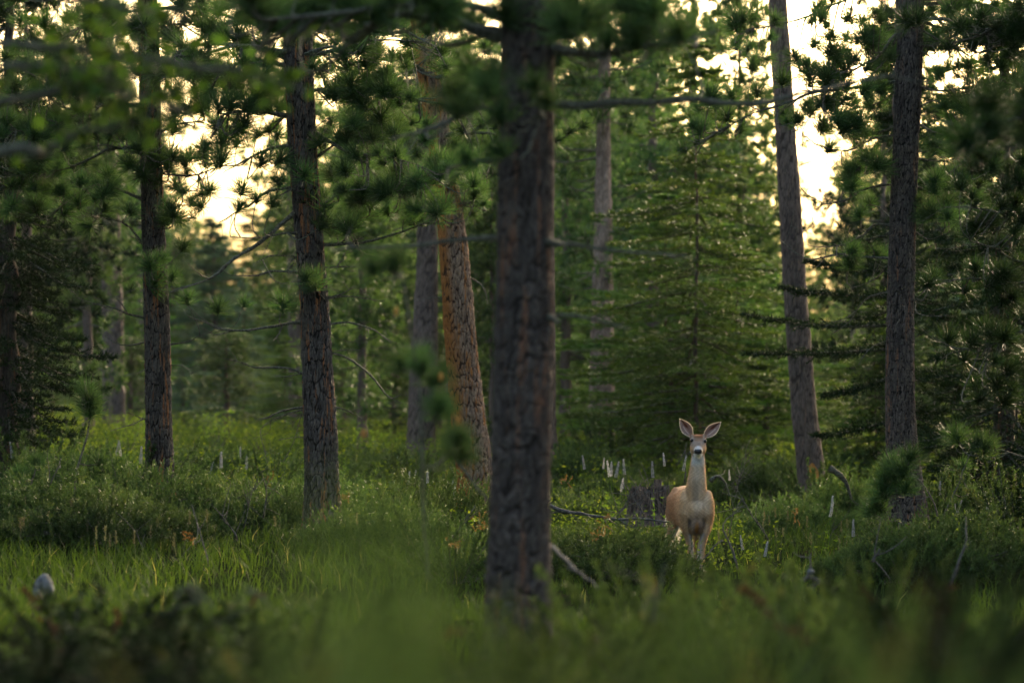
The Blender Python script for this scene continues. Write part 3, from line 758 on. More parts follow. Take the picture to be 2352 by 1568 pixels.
# middle distance, each one told apart
place("fir2", 1600, 47, 60, "broad bright green fir with layered boughs behind the deer's head", None, 1.6)
place("fir1", 1530, 51, 430, "wide low boughed fir left of the deer's head", None, 2.3)
place("fir1", 1690, 50, 500, "wide low boughed fir right of the deer's head", None, 2.1)
place("fir2", 1490, 60, 330, "tall green fir between the pink trunk and the deer", None, 1.5)
place("fir1", 1720, 56, 560, "lower green fir left of the leaning grey trunk", None, 1.6)
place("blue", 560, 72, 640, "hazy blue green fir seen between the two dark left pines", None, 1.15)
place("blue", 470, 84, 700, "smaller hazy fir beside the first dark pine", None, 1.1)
place("pine2", 830, 54, 330, "olive green pine filling the gap right of the tall dark pine", None, 1.1)
place("pine1", 905, 60, 150, "tall loose pine behind the leaning orange trunk", None, 1.0)
place("pine2", 1130, 50, 420, "bright green young pine between orange trunk and thick blurred trunk", None, .8)
place("pine1", 1300, 58, 60, "tall light green pine just right of the thick blurred trunk", None, .9)
place("pine1", 1590, 60, -260, "tall dense pine closing the sky above the deer", None, 1.0)
place("pine1", 1500, 56, -200, "loose crowned pine right of the pale pink trunk's top", None, .9)
place("pine2", 1700, 57, -60, "tall airy pine whose crown closes the sky between the firs and the leaning trunk", None, .75)
place("pine2", 1500, 62, 120, "loose pine whose crown rises over the layered firs", None, .8)
place("pine2", 1640, 66, 380, "olive pine left of the bright sky opening", None, .9)
place("pine3", 1960, 70, 300, "thin pine standing low under the bright sky opening", None, .8)
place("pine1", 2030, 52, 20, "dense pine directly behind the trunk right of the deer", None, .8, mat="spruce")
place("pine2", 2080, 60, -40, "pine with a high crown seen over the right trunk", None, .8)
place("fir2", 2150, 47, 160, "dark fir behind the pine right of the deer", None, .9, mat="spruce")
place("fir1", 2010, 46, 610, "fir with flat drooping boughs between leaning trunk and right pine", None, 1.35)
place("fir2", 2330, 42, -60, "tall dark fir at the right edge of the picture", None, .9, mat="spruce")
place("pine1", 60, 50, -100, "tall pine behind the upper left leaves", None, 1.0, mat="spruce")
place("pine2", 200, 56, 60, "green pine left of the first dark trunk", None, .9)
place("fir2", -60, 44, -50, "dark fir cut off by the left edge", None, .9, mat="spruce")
place("pine3", 690, 62, 170, "pine crown peeking out behind the tall dark pine", None, .9)
place("fir1", 330, 78, 520, "dim fir behind the leftmost dark trunk", None, 1.2)
place("fir1", 1250, 75, 400, "dim fir hidden mostly by the thick blurred trunk", None, 1.2)
place("fir2", 1840, 64, 600, "green fir standing behind the leaning grey trunk", None, 1.2)
# the far line: row of tips follows the sky openings of the photograph
for k, (px, D, yt, key) in enumerate([(30, 60, 930, "fir1"), (120, 66, 900, "pine2"), (215, 72, 905, "fir1"), (300, 66, 930, "pine2"), (420, 70, 890, "blue"), (520, 62, 935, "pine2"), (600, 74, 900, "fir1"), (655, 60, 940, "fir1"), (790, 62, 900, "pine2"), (850, 70, 870, "fir1"),
      (900, 58, 930, "fir1"), (1010, 60, 900, "pine2"), (1120, 58, 930, "fir1"), (1290, 62, 900, "pine2"), (1470, 62, 930, "fir1"), (1540, 50, 900, "pine2"), (1640, 52, 890, "fir1"), (1760, 50, 930, "pine2"), (1930, 52, 900, "fir1"), (2060, 46, 960, "pine2")]):
    w0 = ["under the dark left spruce", "left of the purple grey trunk", "left of that trunk's foot", "beside the leftmost dark trunk", "in the haze right of the leftmost dark trunk", "in the middle of the left gap", "left of the slim grey trunk", "at the slim grey trunk's foot", "just right of the tall dark trunk", "between tall dark trunk and red brown trunk",
          "left of the red brown trunk", "right of the red brown trunk", "left of the thick blurred trunk", "left of the pale pink trunk", "right of the pale pink trunk", "left of the deer's head", "right of the deer's head", "left of the leaning grey trunk", "right of the leaning grey trunk", "behind the young pine"][k]
    place(key, px, D, yt, "small young conifer, " + w0, None, 2.2)
for k, (x, y, sc, key, side) in enumerate([(-4.6, 24, 1.5, "pine2", "left"), (-5.6, 31, 1.6, "fir2", "left"), (-4.4, 17, 1.4, "pine1", "left"), (-6.2, 38, 1.5, "pine1", "left"), (-3.6, 9, 1.3, "pine2", "left"), (5.2, 24, 1.5, "pine2", "right"), (5.9, 30, 1.6, "fir2", "right"), (4.6, 17, 1.4, "pine1", "right"),  # unseen conifers added to shade both sides of the view
      (6.8, 37, 1.5, "pine1", "right"), (3.9, 10, 1.3, "pine2", "right"), (-7, -3, 1.6, "pine1", "left"), (7, -2, 1.6, "pine1", "right"), (-8.5, 14, 1.7, "fir2", "left"), (8.5, 15, 1.7, "fir2", "right")]):
    x = math.copysign(max(abs(x), .1333 * max(y, 0) + {'pine1': 2.15, 'pine2': 1.95, 'fir2': 1.75}[key] * sc + .6), x)
    dup(PROTO[key], (x, y, float(gz(x, y)) - .05), k * 1.7, (sc, sc, sc), "tall unseen conifer added for shade, outside the picture on the " + side, "unseen conifers added for shade, " + side + " side")
far = []
for row, (D0, dx, off) in enumerate(((88, 105, 0), (100, 95, 50), (114, 90, 20))):
    px = -120 + off
    while px < 2480:
        top = float(np.interp(px, [-120, 200, 330, 380, 600, 660, 800, 1100, 1440, 1500, 1760, 1800, 1960, 2020, 2480], [250, 190, 330, 460, 460, 250, 300, 60, 80, 280, 400, 520, 540, 300, 60]))
        top += rng.uniform(-60, 90) + 20 * row
        key = rng.choice(["fir1", "fir2", "pine1", "pine2", "blue", "fir1"])
        place(key, px + rng.uniform(-25, 25), D0 + rng.uniform(-5, 5), top, LBL[key.rstrip("123")], {"fir": "green firs of the far tree line", "pine": "pines of the far tree line", "blue": "blue green firs of the far tree line"}[key.rstrip("123")], rng.uniform(1.1, 1.5))
        px += dx

# large bare trunks out of focus behind (own crowns above)
def back_pine(label, px, D, mat, seed, z0, Rc, H=9.5, tn=420, relief=.012):
    zb = float(gz((px[-1][0] - 1176) / FPX * D, D)); f = trunk_path(px, D, H, zb)
    root = thing("pine_tree", label, "pine tree", ((px[-1][0] - 1176) / FPX * D, D, zb))
    part("trunk", trunk_geo(f, D, zb, H, 40, 200, .05, .2, relief, seed), mat, root)
    if tn:
        g, st = pine_crown(H, z0, Rc, seed, tn // 8, tn)
        zz = g[0][:, 2]; dx = f(zz)[0]; V = g[0].copy(); V[:, 0] += dx; V[:, 1] += D
        Vs = st[0].copy(); Vs[:, 0] += f(Vs[:, 2])[0]; Vs[:, 1] += D
        part("crown", (V, g[1], g[2]), M["needle_far"], root); part("boughs", (Vs, st[1], st[2]), M["twig"], root, kind="stuff")
    return root
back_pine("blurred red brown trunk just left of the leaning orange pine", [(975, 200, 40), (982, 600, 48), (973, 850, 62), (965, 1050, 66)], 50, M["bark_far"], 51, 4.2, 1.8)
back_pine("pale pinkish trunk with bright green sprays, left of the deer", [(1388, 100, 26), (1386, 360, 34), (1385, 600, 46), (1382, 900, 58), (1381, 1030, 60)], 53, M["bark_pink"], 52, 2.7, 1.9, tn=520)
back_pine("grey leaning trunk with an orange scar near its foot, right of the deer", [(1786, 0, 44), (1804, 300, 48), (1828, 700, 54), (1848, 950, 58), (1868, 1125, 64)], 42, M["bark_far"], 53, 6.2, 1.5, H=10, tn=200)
def scar():
    r = bpy.data.objects[[o.name for o in bpy.data.objects if o.get("label", "").startswith("grey leaning trunk")][0]]
    D = 42; n = 14; V = []; 
    for k in range(n):
        u = k / (n - 1); y = 1062 + 50 * u; cxp = 1866 + 4 * u; hw = 15 * math.sin(min(1, .25 + u * 1.6) * math.pi / 2) * (1 - .25 * u)
        for j in range(7):
            a = (j / 6 * 2 - 1); p = P(cxp - 3 + a * hw, y + 6 * a * a * (u < .3), D); R_ = 31 / FPX * D * 1.06; dx = p[0] - P(1866 + 4 * u, y, D)[0]
            p[1] = D - math.sqrt(max(R_ ** 2 - dx ** 2, 0)) - .004; V.append(p)
    i = np.arange(n - 1)[:, None] * 7; j = np.arange(6)[None]; q = np.stack([i + j, i + j + 1, i + 7 + j + 1, i + 7 + j], -1).reshape(-1, 4)
    part("bark_scar", (np.array(V), [q], {}), simple("bare_orange_wood", (.42, .17, .04), (.55, .27, .08), 20, .8, stretch=(3, 3, .6)), r, smooth=True)
scar()
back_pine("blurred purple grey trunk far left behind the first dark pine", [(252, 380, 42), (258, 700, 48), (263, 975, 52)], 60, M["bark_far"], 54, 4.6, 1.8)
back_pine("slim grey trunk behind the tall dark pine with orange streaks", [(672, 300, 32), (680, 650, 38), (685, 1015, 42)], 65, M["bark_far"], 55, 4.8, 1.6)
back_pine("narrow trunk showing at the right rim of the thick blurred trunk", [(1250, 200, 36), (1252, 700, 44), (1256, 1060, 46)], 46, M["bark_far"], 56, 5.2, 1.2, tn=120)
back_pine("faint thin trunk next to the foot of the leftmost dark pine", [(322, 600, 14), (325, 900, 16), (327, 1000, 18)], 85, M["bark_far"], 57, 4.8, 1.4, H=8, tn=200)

# nearer spruces: dark layered one at the left edge, boughs reaching in behind the right pine
def near_fir(label, px, D, H, Rb, mat, seed, name="spruce_tree", cat="spruce tree", **k):
    x = (px - 1176) / FPX * D; zb = float(gz(x, D)); root = thing(name, label, cat, (x, D, zb))
    g, st = fir_geo(H, Rb, seed, **k)
    o = np.array([x, D, zb])
    part("crown", (g[0] + o, g[1], g[2]), mat, root); part("boughs", (st[0] + o, st[1], st[2]), M["twig"], root, kind="stuff")
    T = simple_trunk(H, .13, seed); part("trunk", (T[0] + o, T[1], T[2]), M["bark_near"], root, smooth=True)
    return root
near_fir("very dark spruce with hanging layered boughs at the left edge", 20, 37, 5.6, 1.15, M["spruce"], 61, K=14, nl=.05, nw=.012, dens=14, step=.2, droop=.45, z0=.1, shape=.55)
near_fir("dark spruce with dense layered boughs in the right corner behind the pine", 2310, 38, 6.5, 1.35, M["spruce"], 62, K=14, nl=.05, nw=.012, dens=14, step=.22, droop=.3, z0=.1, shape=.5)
bf = thing("fir_tree", "fir whose two flat lit boughs cross in front of the leaning trunk", "fir tree", (3.55, 38.5, float(gz(3.55, 38.5))))
gg = []; ss = []
rgb = np.random.default_rng(64)
def bough(p0, p1, sag, wid, n=34, K=14):
    u = np.linspace(0, 1, n); p = p0 + (p1 - p0) * u[:, None]; p[:, 2] -= sag * np.sin(u * math.pi)
    d = unit(p1 - p0); q = unit(np.cross(d, [0, 0, 1.])); S0 = [p[:-1]]; S1 = [p[1:]]
    for sg in (-1, 1):
        l = wid * (1.08 - u) ** .6 * rgb.uniform(.6, 1.2, n); e = p + unit(d * .7 + q * sg * rgb.uniform(.5, 1, (n, 1)) + np.array([0, 0, 1]) * rgb.normal(.02, .16, (n, 1))) * l[:, None]
        m = (p + e) / 2; e2 = m + unit(d + rgb.normal(size=(n, 3)) * .3) * l[:, None] * .5
        S0 += [p, m]; S1 += [e, e2]
    S0 = np.concatenate(S0); S1 = np.concatenate(S1)
    gg.append(needles(S0, S1, K, .045, .012, .8, rgb, np.clip(rgb.normal(.6, .25, len(S0)), 0, 1), up=.15)); ss.append(tube(p, np.linspace(.02, .005, n), 5))
for (a, b, y0, y1, sg) in ((2060, 1715, 745, 722, .06), (2060, 1720, 800, 812, .02), (2060, 1900, 860, 905, .03), (2060, 1800, 680, 660, .03), (2060, 2330, 700, 760, .03), (2060, 2330, 860, 900, .03), (2060, 1860, 620, 600, .04), (2060, 2250, 600, 610, .04), (2060, 1880, 960, 1000, .03), (2060, 2300, 980, 1010, .03)):
    bough(P(a, y0, 38.5), P(b, y1, 38.5 - rgb.uniform(0, .9)), sg, .34)
for k in range(30):
    az = rgb.random() * 6.28; z = rgb.uniform(.3, 5.5); L = rgb.uniform(.5, 1.2) * (1.15 - z / 7)
    p0 = np.array([3.55 + .33, 38.5, z + .3]); bough(p0, p0 + np.array([math.cos(az), abs(math.sin(az)), -.15]) * L, .05, .3, 20, 10)
part("crown", join(gg), M["spruce"], bf); part("boughs", join(ss), M["twig"], bf, kind="stuff")
T = simple_trunk(6.6, .09, 5); part("trunk", (T[0] + np.array([3.55 + .33, 38.5, .3]), T[1], T[2]), M["bark_near"], bf)

# ------------------------------------------------------------------ junipers
def juniper_geo(seed, n=520, R0=1.0, h=.42, nn=12, nl=.028, nw=.0105, spr=.12, brown=.03):
    rg = np.random.default_rng(seed)
    a = rg.random(n) * 6.28; lob = 1 + .22 * np.sin(a * 3 + seed) + .14 * np.sin(a * 5 + 2 * seed)
    r = np.sqrt(rg.random(n)) * R0 * lob
    prof = np.clip(1 - (r / (R0 * lob)) ** 2.2, 0, 1) ** .6
    bump = .72 + .3 * np.sin(r * 7 + a * 2 + seed) * np.cos(a * 4 + r * 3) + .15 * rg.normal(size=n)
    dep = rg.random(n) ** 2.2
    z = h * prof * np.clip(bump, .25, 1.4) * (1 - .65 * dep)
    p = np.stack([r * np.cos(a), r * np.sin(a), z], -1)
    out = np.stack([np.cos(a), np.sin(a), np.zeros(n)], -1)
    d = unit(out * (.35 + .6 * (r / R0))[:, None] + np.array([0, 0, 1.]) * rg.uniform(.35, 1.2, (n, 1)) + rg.normal(size=(n, 3)) * .35)
    l = spr * rg.uniform(.7, 1.6, n)[:, None]; l[rg.random(n) < .06] *= 1.8
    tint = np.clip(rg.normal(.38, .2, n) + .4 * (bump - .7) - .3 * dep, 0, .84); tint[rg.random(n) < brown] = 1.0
    e = p + d * l; S0 = [p]; S1 = [e]; T = [tint]
    for k in range(4):
        u = rg.uniform(.2, .85, (n, 1)); b = p + d * l * u
        q = unit(d * .8 + rg.normal(size=(n, 3)) * .6 + [0, 0, .15])
        S0.append(b); S1.append(b + q * l * rg.uniform(.3, .55, (n, 1))); T.append(np.clip(tint + .12 * (tint < .9), 0, 1))
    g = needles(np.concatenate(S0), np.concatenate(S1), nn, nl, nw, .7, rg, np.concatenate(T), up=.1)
    st = []
    for k in range(14):
        az = rg.random() * 6.28; L = R0 * rg.uniform(.5, .95); q = np.array([math.cos(az), math.sin(az), 0])
        pts = spline([[0, 0, 0], q * L * .5 + [0, 0, h * .3], q * L + [0, 0, h * rg.uniform(.3, .7)]], 7) + rg.normal(size=(7, 3)) * .02
        st.append(tube(pts, np.linspace(.016, .004, 7), 5))
    return g, join(st)

def juniper_arms(seed, arms=36, h=.62, R0=.85, K=13, nl=.03, nw=.0115):
    rg = np.random.default_rng(seed); S0 = []; S1 = []; T = []; st = []
    for a in range(arms):
        az = rg.random() * 6.28; el = rg.uniform(.15, 1.25) ** 1.0; L = rg.uniform(.55, 1.1) * (R0 * math.cos(el) + h * math.sin(el))
        d = np.array([math.cos(az) * math.cos(el), math.sin(az) * math.cos(el), math.sin(el)]); o = np.array([math.cos(az), math.sin(az), 0]) * rg.uniform(0, .25)
        n = 26; q = spline([o, o + d * L * .5 - [0, 0, .04], o + d * L + [math.cos(az) * .06, math.sin(az) * .06, rg.uniform(-.06, .12)]], n)
        st.append(tube(q[::3], np.linspace(.012, .003, len(q[::3])), 4)); t0 = rg.uniform(.1, .75) if rg.random() > .07 else 1.0
        w_ = rg.uniform(.07, .12)
        for k in range(3):
            i = rg.integers(6, n, 26); b = q[i]; u = i / (n - 1.)
            e = b + unit(d * .55 + rg.normal(size=(26, 3)) * .6) * (w_ * (1.25 - u) * rg.uniform(.6, 1.4, 26))[:, None] + d * .02
            S0.append(b); S1.append(e); T.append(np.clip(t0 + rg.normal(0, .1, 26) + .15 * (u - .5), 0, .84) if t0 < 1 else np.full(26, 1.0))
    g = needles(np.concatenate(S0), np.concatenate(S1), K, nl, nw, .7, rg, np.concatenate(T), up=.08)
    return g, join(st)
JUN = []
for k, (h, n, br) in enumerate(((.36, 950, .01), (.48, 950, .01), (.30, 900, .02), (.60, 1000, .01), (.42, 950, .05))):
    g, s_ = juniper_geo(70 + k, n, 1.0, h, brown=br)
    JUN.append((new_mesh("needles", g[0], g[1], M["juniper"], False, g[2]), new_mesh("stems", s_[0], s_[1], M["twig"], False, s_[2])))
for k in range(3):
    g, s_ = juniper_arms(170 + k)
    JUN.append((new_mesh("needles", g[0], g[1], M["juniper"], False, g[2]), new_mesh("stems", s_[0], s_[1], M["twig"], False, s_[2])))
def juniper(x, y, k, sc, label, group=None, mat=None, z=None):
    zz = float(gz(x, y)) - .03 if z is None else z
    r = thing("juniper_bush", label, "juniper bush", (x, y, zz), group)
    for nm, me in (("foliage", JUN[k][0]), ("stems", JUN[k][1])):
        o = link(nm, me, r, (x, y, zz))
        if mat is not None and nm == "foliage": o.material_slots[0].link = 'OBJECT'; o.material_slots[0].material = mat
    r.rotation_euler = (0, 0, rng.random() * 6.28); r.scale = sc
    return r

def jp(px, py, k, s, hs, label, group=None, d=0.0, mat=None):
    if k == 3: k = 5 + int(px + py) % 3; hs = hs * .85
    g = ground_px(px, py); D = g[1] + d
    return juniper(g[0] * D / g[1], D, k, (s * 1.15, s * 1.15, hs * 1.55), label, group, mat)
JL = [(60, 1150, 3, .65, .65, "dark juniper bush at the left edge under the far spruce"), (190, 1175, 1, .6, .7, "juniper bush below the tufted pine seedling on the left"),
      (300, 1185, 3, .6, .6, "rounded dark juniper in front of the leftmost dark trunk"), (410, 1165, 0, .5, .6, "juniper hugging the foot of the leftmost dark pine, right side"),
      (370, 1215, 1, .6, .6, "bushy juniper a step below the leftmost dark trunk"), (520, 1190, 2, .6, .7, "low juniper between the two dark left pines"),
      (630, 1170, 3, .45, .55, "upright juniper sprig clump left of the tall dark trunk"), (640, 1230, 4, .6, .6, "juniper with browned tips among grey twigs"),
      (750, 1225, 1, .65, .6, "juniper covering the root of the tall dark trunk"), (860, 1200, 0, .55, .6, "juniper right of the tall dark trunk's foot"),
      (960, 1180, 3, .4, .6, "little tree shaped juniper left of the orange trunk"), (1000, 1250, 1, .6, .7, "dark green juniper left of the thick blurred trunk, lower"),
      (900, 1270, 2, .6, .7, "flat juniper over the grass left of the thick trunk"), (1080, 1200, 0, .45, .6, "juniper between orange trunk and thick blurred trunk"),
      (110, 1235, 1, .7, .6, "wide juniper at left above the grass strip"), (240, 1250, 0, .65, .6, "juniper on the upper rim of the grassy patch"),
      (1330, 1120, 1, .55, .6, "juniper just right of the thick blurred trunk, among lupines"), (1420, 1160, 0, .5, .5, "juniper in front of the old stump"),
      (1350, 1215, 4, .45, .5, "juniper with orange dead tips below the fallen grey branch"), (1520, 1150, 2, .4, .5, "low juniper beside the deer's left flank"),
      (1760, 1150, 1, .55, .65, "juniper right of the deer's shoulder"), (1870, 1180, 3, .55, .55, "dense juniper under the grey leaning trunk"),
      (1980, 1200, 1, .55, .6, "juniper left of the small young pine"), (1820, 1230, 4, .5, .5, "rusty tipped juniper patch in the grass right of the deer"),
      (2150, 1260, 3, .6, .6, "dark juniper at the foot of the black grey pine"), (2260, 1240, 1, .7, .7, "juniper under the lupines at right"),
      (2340, 1280, 3, .7, .7, "dark juniper heap at the right edge"), (2200, 1330, 1, .6, .6, "shaded juniper in front of the right hand pine"),
      (2070, 1340, 0, .5, .6, "juniper below the stem of the young pine"), (1420, 1330, 1, .5, .5, "juniper below the ridged fallen branch"),
      (1300, 1310, 0, .4, .5, "juniper tuft at the right foot of the thick blurred trunk"), (1040, 1340, 3, .45, .5, "juniper at the left foot of the thick blurred trunk"),
      (1150, 1290, 0, .3, .5, "juniper bit behind the thick blurred trunk"), (2300, 1140, 3, .6, .8, "shadowy juniper under the dark spruce"), (1400, 1080, 3, .6, .6, "bright juniper below the pale pink trunk"),
      (1960, 1100, 1, .7, .6, "far juniper between leaning trunk and black grey pine"), (880, 1110, 1, .7, .5, "far juniper left of the leaning orange trunk"), (480, 1110, 0, .8, .6, "far juniper in the meadow left of the tall dark pine")]
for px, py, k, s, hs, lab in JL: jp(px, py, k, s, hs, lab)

# soft foreground: tall bushes close to the camera
def front(px, ytop, D, k, s, label, hs=None, mat=None):
    x = (px - 1176) / FPX * D; top = CAMZ - (ytop - HOR) / FPX * D; z = float(gz(x, D)); k = 5 + (k + int(px)) % 3; nat = .80
    hs = max(.3, (top - z) / nat); s = max(s, min(.75 * hs, .9)) if D > 8 else s * .62
    return juniper(x, D, k, (s, s, hs), label, "out of focus juniper bushes near the camera" if False else None, mat, z)
JF = M["juniper_front"]
FR = [(850, 1225, 3.0, 0, .13, "bright out of focus sprig tip, tallest at the bottom left of the thick trunk"), (900, 1300, 3.1, 1, .10, "bright out of focus sprig right beside the tallest blurred tip"),
      
      (860, 1300, 3.4, 3, .12, "strongly blurred bright bush tip rising left of the thick trunk"), (980, 1460, 3.6, 1, .22, "strongly blurred olive bush below the thick trunk"),
      (1260, 1510, 3.9, 3, .28, "blurred olive green bush at the bottom middle"), (1500, 1500, 3.7, 1, .34, "blurred green bush at the bottom under the deer"),
      (1700, 1490, 4.2, 3, .36, "blurred dark green bush at the bottom right of the deer"), (1950, 1425, 4.6, 1, .45, "big soft green bush in the lower right"),
      (2200, 1400, 5.2, 3, .5, "blurred brownish bush in the lower right corner"), (2380, 1370, 5.8, 4, .5, "brown tinged bush at the right edge, lower corner"),
      (760, 1500, 4.4, 1, .36, "blurred bush at the bottom left of middle"),
      (110, 1395, 14.5, 4, .9, "dark reddish bush in the lower left corner"), (420, 1380, 15, 1, .9, "dim juniper right of the grey rock, out of focus"),
      (640, 1392, 14, 3, .85, "dim soft juniper at lower left, below the grass"), (300, 1440, 12.5, 3, .9, "dark blurred bush along the bottom left edge"),
      (20, 1460, 12, 1, .9, "dark blurred bush in the bottom left corner"), (560, 1465, 12.2, 0, .9, "blurred bush at the bottom left edge, second from the corner bush"),
      (240, 1372, 15.5, 2, .7, "low dark juniper in the lower left, below the grey rock"), (430, 1510, 11.5, 2, .5, "blurred dark juniper in the bottom left edge row, lowest one"),
      (800, 1420, 13.5, 2, .5, "soft juniper in front of the grass left of the thick trunk"), (700, 1490, 11.5, 1, .5, "soft olive juniper at the bottom, left of the bright blurred tip"),
      (1350, 1395, 14, 1, .45, "half blurred juniper covering the foot of the thick trunk"), (1520, 1308, 16, 3, .30, "half blurred juniper spray left of the deer's legs"),
      (1480, 1345, 14.5, 4, .45, "orange tipped blurred juniper under the fallen branches"), (1650, 1385, 14, 1, .4, "blurred juniper just below the deer's hooves"),
      (1795, 1322, 16.5, 3, .32, "blurred juniper spray pointing up right of the deer"), (1950, 1298, 15.5, 1, .42, "soft juniper with rusty centre in front of the young pine"),
      (1740, 1395, 13.5, 4, .45, "blurred rusty juniper below and right of the deer"), (2120, 1365, 13.5, 3, .8, "dark blurred juniper below the right pines"), (2320, 1350, 13.5, 1, .55, "dark blurred juniper near the right edge"),
      (1160, 1455, 12.5, 4, .45, "blurred olive juniper directly below the thick trunk")]
M["juniper_shade"] = foliage("juniper_shade_needle", (.004, .010, .004), (.028, .046, .012), tip=(.09, .03, .02), trans=.15, rough=.8, spec=.1)  # darkened juniper copy, shade of corners and edges put into its colour
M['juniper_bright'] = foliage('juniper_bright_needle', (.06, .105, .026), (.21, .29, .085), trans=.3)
for q in FR: front(*q, mat=M['juniper_bright'] if 'bright' in q[5][:10] or 'strongly' in q[5] else M["juniper_shade"] if ("lower left" in q[5] or "bottom left edge" in q[5] or "bottom left corner" in q[5] or "right corner" in q[5] or "right edge" in q[5] or "right pines" in q[5]) else JF)

# ------------------------------------------------------------------ grass, leafy cover
def grass():
    n = 42000; D = 17 + (88 - 17) * rng.random(n) ** .9
    x = (rng.random(n) * 2 - 1) * (D * .145 + 1.2)
    keep = (np.sin(x * 1.1 + D * .5) + np.sin(D * .9 - x * .6) + rng.normal(size=n) * .9) > -1.2
    keep &= ~((D < 20) & (rng.random(n) < .45))
    x, D = x[keep], D[keep]; n = len(x); k = 6
    bx = np.repeat(x, k) + rng.normal(0, .035, n * k); by = np.repeat(D, k) + rng.normal(0, .035, n * k)
    bz = gz(bx, by) - .02; N = n * k
    tall = np.repeat(.5 + .5 * np.sin(x * .8 + 1) * np.sin(D * .45), k)
    h = (.08 + .15 * rng.random(N)) * (.75 + .5 * tall) * np.clip(.55 + .05 * np.abs(bx - 1.5) * 6 + (by > 34) * .4, .55, 1.15)
    az = rng.random(N) * 6.28; ln = np.abs(rng.normal(.25, .18, N))
    d = np.stack([np.cos(az) * ln, np.sin(az) * ln, np.ones(N)], -1); d = unit(d)
    b = np.stack([bx, by, bz], -1); m = b + d * (h * .55)[:, None]
    d2 = unit(d + np.stack([np.cos(az), np.sin(az), -.3 * np.ones(N)], -1) * (.35 + .5 * rng.random((N, 1)))); t = m + d2 * (h * .5)[:, None]
    wv = np.stack([-np.sin(az + rng.normal(0, 1, N)), np.cos(az), 0 * az], -1) * ((.0022 + .00005 * by) * (1 + .4 * rng.random(N)))[:, None]
    V = np.stack([b - wv, b + wv, m + wv * .8, m - wv * .8, t], 1).reshape(-1, 3)
    i = np.arange(N)[:, None] * 5
    tint = np.clip(rng.normal(.5, .2, N), 0, .85); tint[rng.random(N) < .02] = 1.0
    me = new_mesh("grass", V, [i + np.array([[0, 1, 2, 3]]), i + np.array([[3, 2, 4]])], M["grass"], False, {"tint": np.repeat(tint, 5)})
    o = link("grass", me); o["kind"] = "stuff"; o["label"] = "green meadow grass growing between the pines"; o["category"] = "grass"
grass()

def leaves_at(c, n, rad, h, rg, size=.03):
    """small oval leaves around centres c (m,3)"""
    m = len(c); p = np.repeat(c, n, 0) + rg.normal(size=(m * n, 3)) * [rad, rad, 0]; p[:, 2] += h * rg.random(m * n)
    d = unit(rg.normal(size=p.shape) * [1, 1, .6] + [0, 0, .3]); wv = unit(np.cross(d, rg.normal(size=p.shape))); s = size * rg.uniform(.6, 1.4, (m * n, 1))
    up = np.cross(wv, d) * s * .08
    V = np.stack([p, p + d * s * .28 + wv * s * .24 + up, p + d * s * .66 + wv * s * .20 + up, p + d * s, p + d * s * .66 - wv * s * .20 + up, p + d * s * .28 - wv * s * .24 + up], 1).reshape(-1, 3)
    i = np.arange(m * n)[:, None] * 6
    return V, [i + np.array([[0, 1, 2, 3]]), i + np.array([[0, 3, 4, 5]])]
def cover():
    n = 3300; D = 30 + 60 * rng.random(n); x = (rng.random(n) * 2 - 1) * (D * .14 + 1)
    k = (np.sin(x * .9 + 2) + np.sin(D * .4 + x * .5) + rng.normal(size=n) * .6) > (.2 - (D > 40) * 1.0)
    x, D = x[k], D[k]; c = np.stack([x, D, gz(x, D)], -1)
    V, F = leaves_at(c, 34, .16, .38, rng, .036)
    t = np.repeat(np.clip(np.repeat(rng.normal(.5, .25, len(x)), 34) + rng.normal(0, .15, len(x) * 34), 0, 1), 6)
    o = link("leafy_ground_cover", new_mesh("leafy_ground_cover", V, F, M["forb"], False, {"tint": t})); o["kind"] = "stuff"
    o["label"] = "yellow green leafy undergrowth among the trunks"; o["category"] = "ground cover"
cover()

def shrub(px, py, h, w_, label, n=340, size=.032):
    g = ground_px(px, py); rg = np.random.default_rng(int(px)); r = thing("leafy_shrub", label, "leafy shrub", g); st = []; cs = []
    for k in range(9):
        e = np.array([rg.normal() * w_ * .5, rg.normal() * w_ * .5, h * rg.uniform(.6, 1.05)]); p = spline([[0, 0, 0], e * .5 + rg.normal(size=3) * .04, e], 8)
        st.append(tube(p + g, np.linspace(.006, .002, 8), 4)); cs.append(p[3:] + g)
    c = np.concatenate(cs); V, F = leaves_at(c, max(3, n // len(c)), .05, .04, rg, size)
    part("stems", join(st), M["twig"], r); part("leaves", (V, F, {"tint": np.repeat(np.clip(rg.normal(.7, .2, len(V) // 6), 0, 1), 6)}), M["forb"], r)
for q in [(1300, 1075, .55, .35, "yellow green leafy shrub right beside the thick blurred trunk"), (1395, 1080, .5, .3, "yellow green leafy shrub at the foot of the pale pink trunk"),
          (1500, 1070, .6, .2, "thin shrub with yellow leaves left of the lupines near the deer"), (1680, 1085, .5, .35, "lime green shrub just right of the deer's face"),
          (1730, 1090, .45, .35, "lime green shrub next to the deer's neck"), (1790, 1100, .55, .3, "light leafy shrub left of the grey leaning trunk"), (1905, 1100, .55, .3, "light leafy shrub right of the grey leaning trunk"),
          (2010, 1090, .5, .4, "leafy shrub behind the young pine"), (300, 1040, .5, .4, "yellow green shrub behind the leftmost dark trunk"), (160, 1030, .6, .35, "pale green shrub in front of the dark left spruce"),
          (500, 1040, .6, .4, "light green shrub in the hazy gap between the left pines"), (610, 1060, .5, .35, "low yellowish shrub left of the tall dark trunk"), (850, 1060, .5, .4, "soft leafy shrub right of the tall dark trunk"),
          (1140, 1100, .4, .25, "small leafy shrub between the orange and thick trunks"), (1590, 1130, .35, .2, "bright leafy plant at the deer's chest left side")]: shrub(*q)

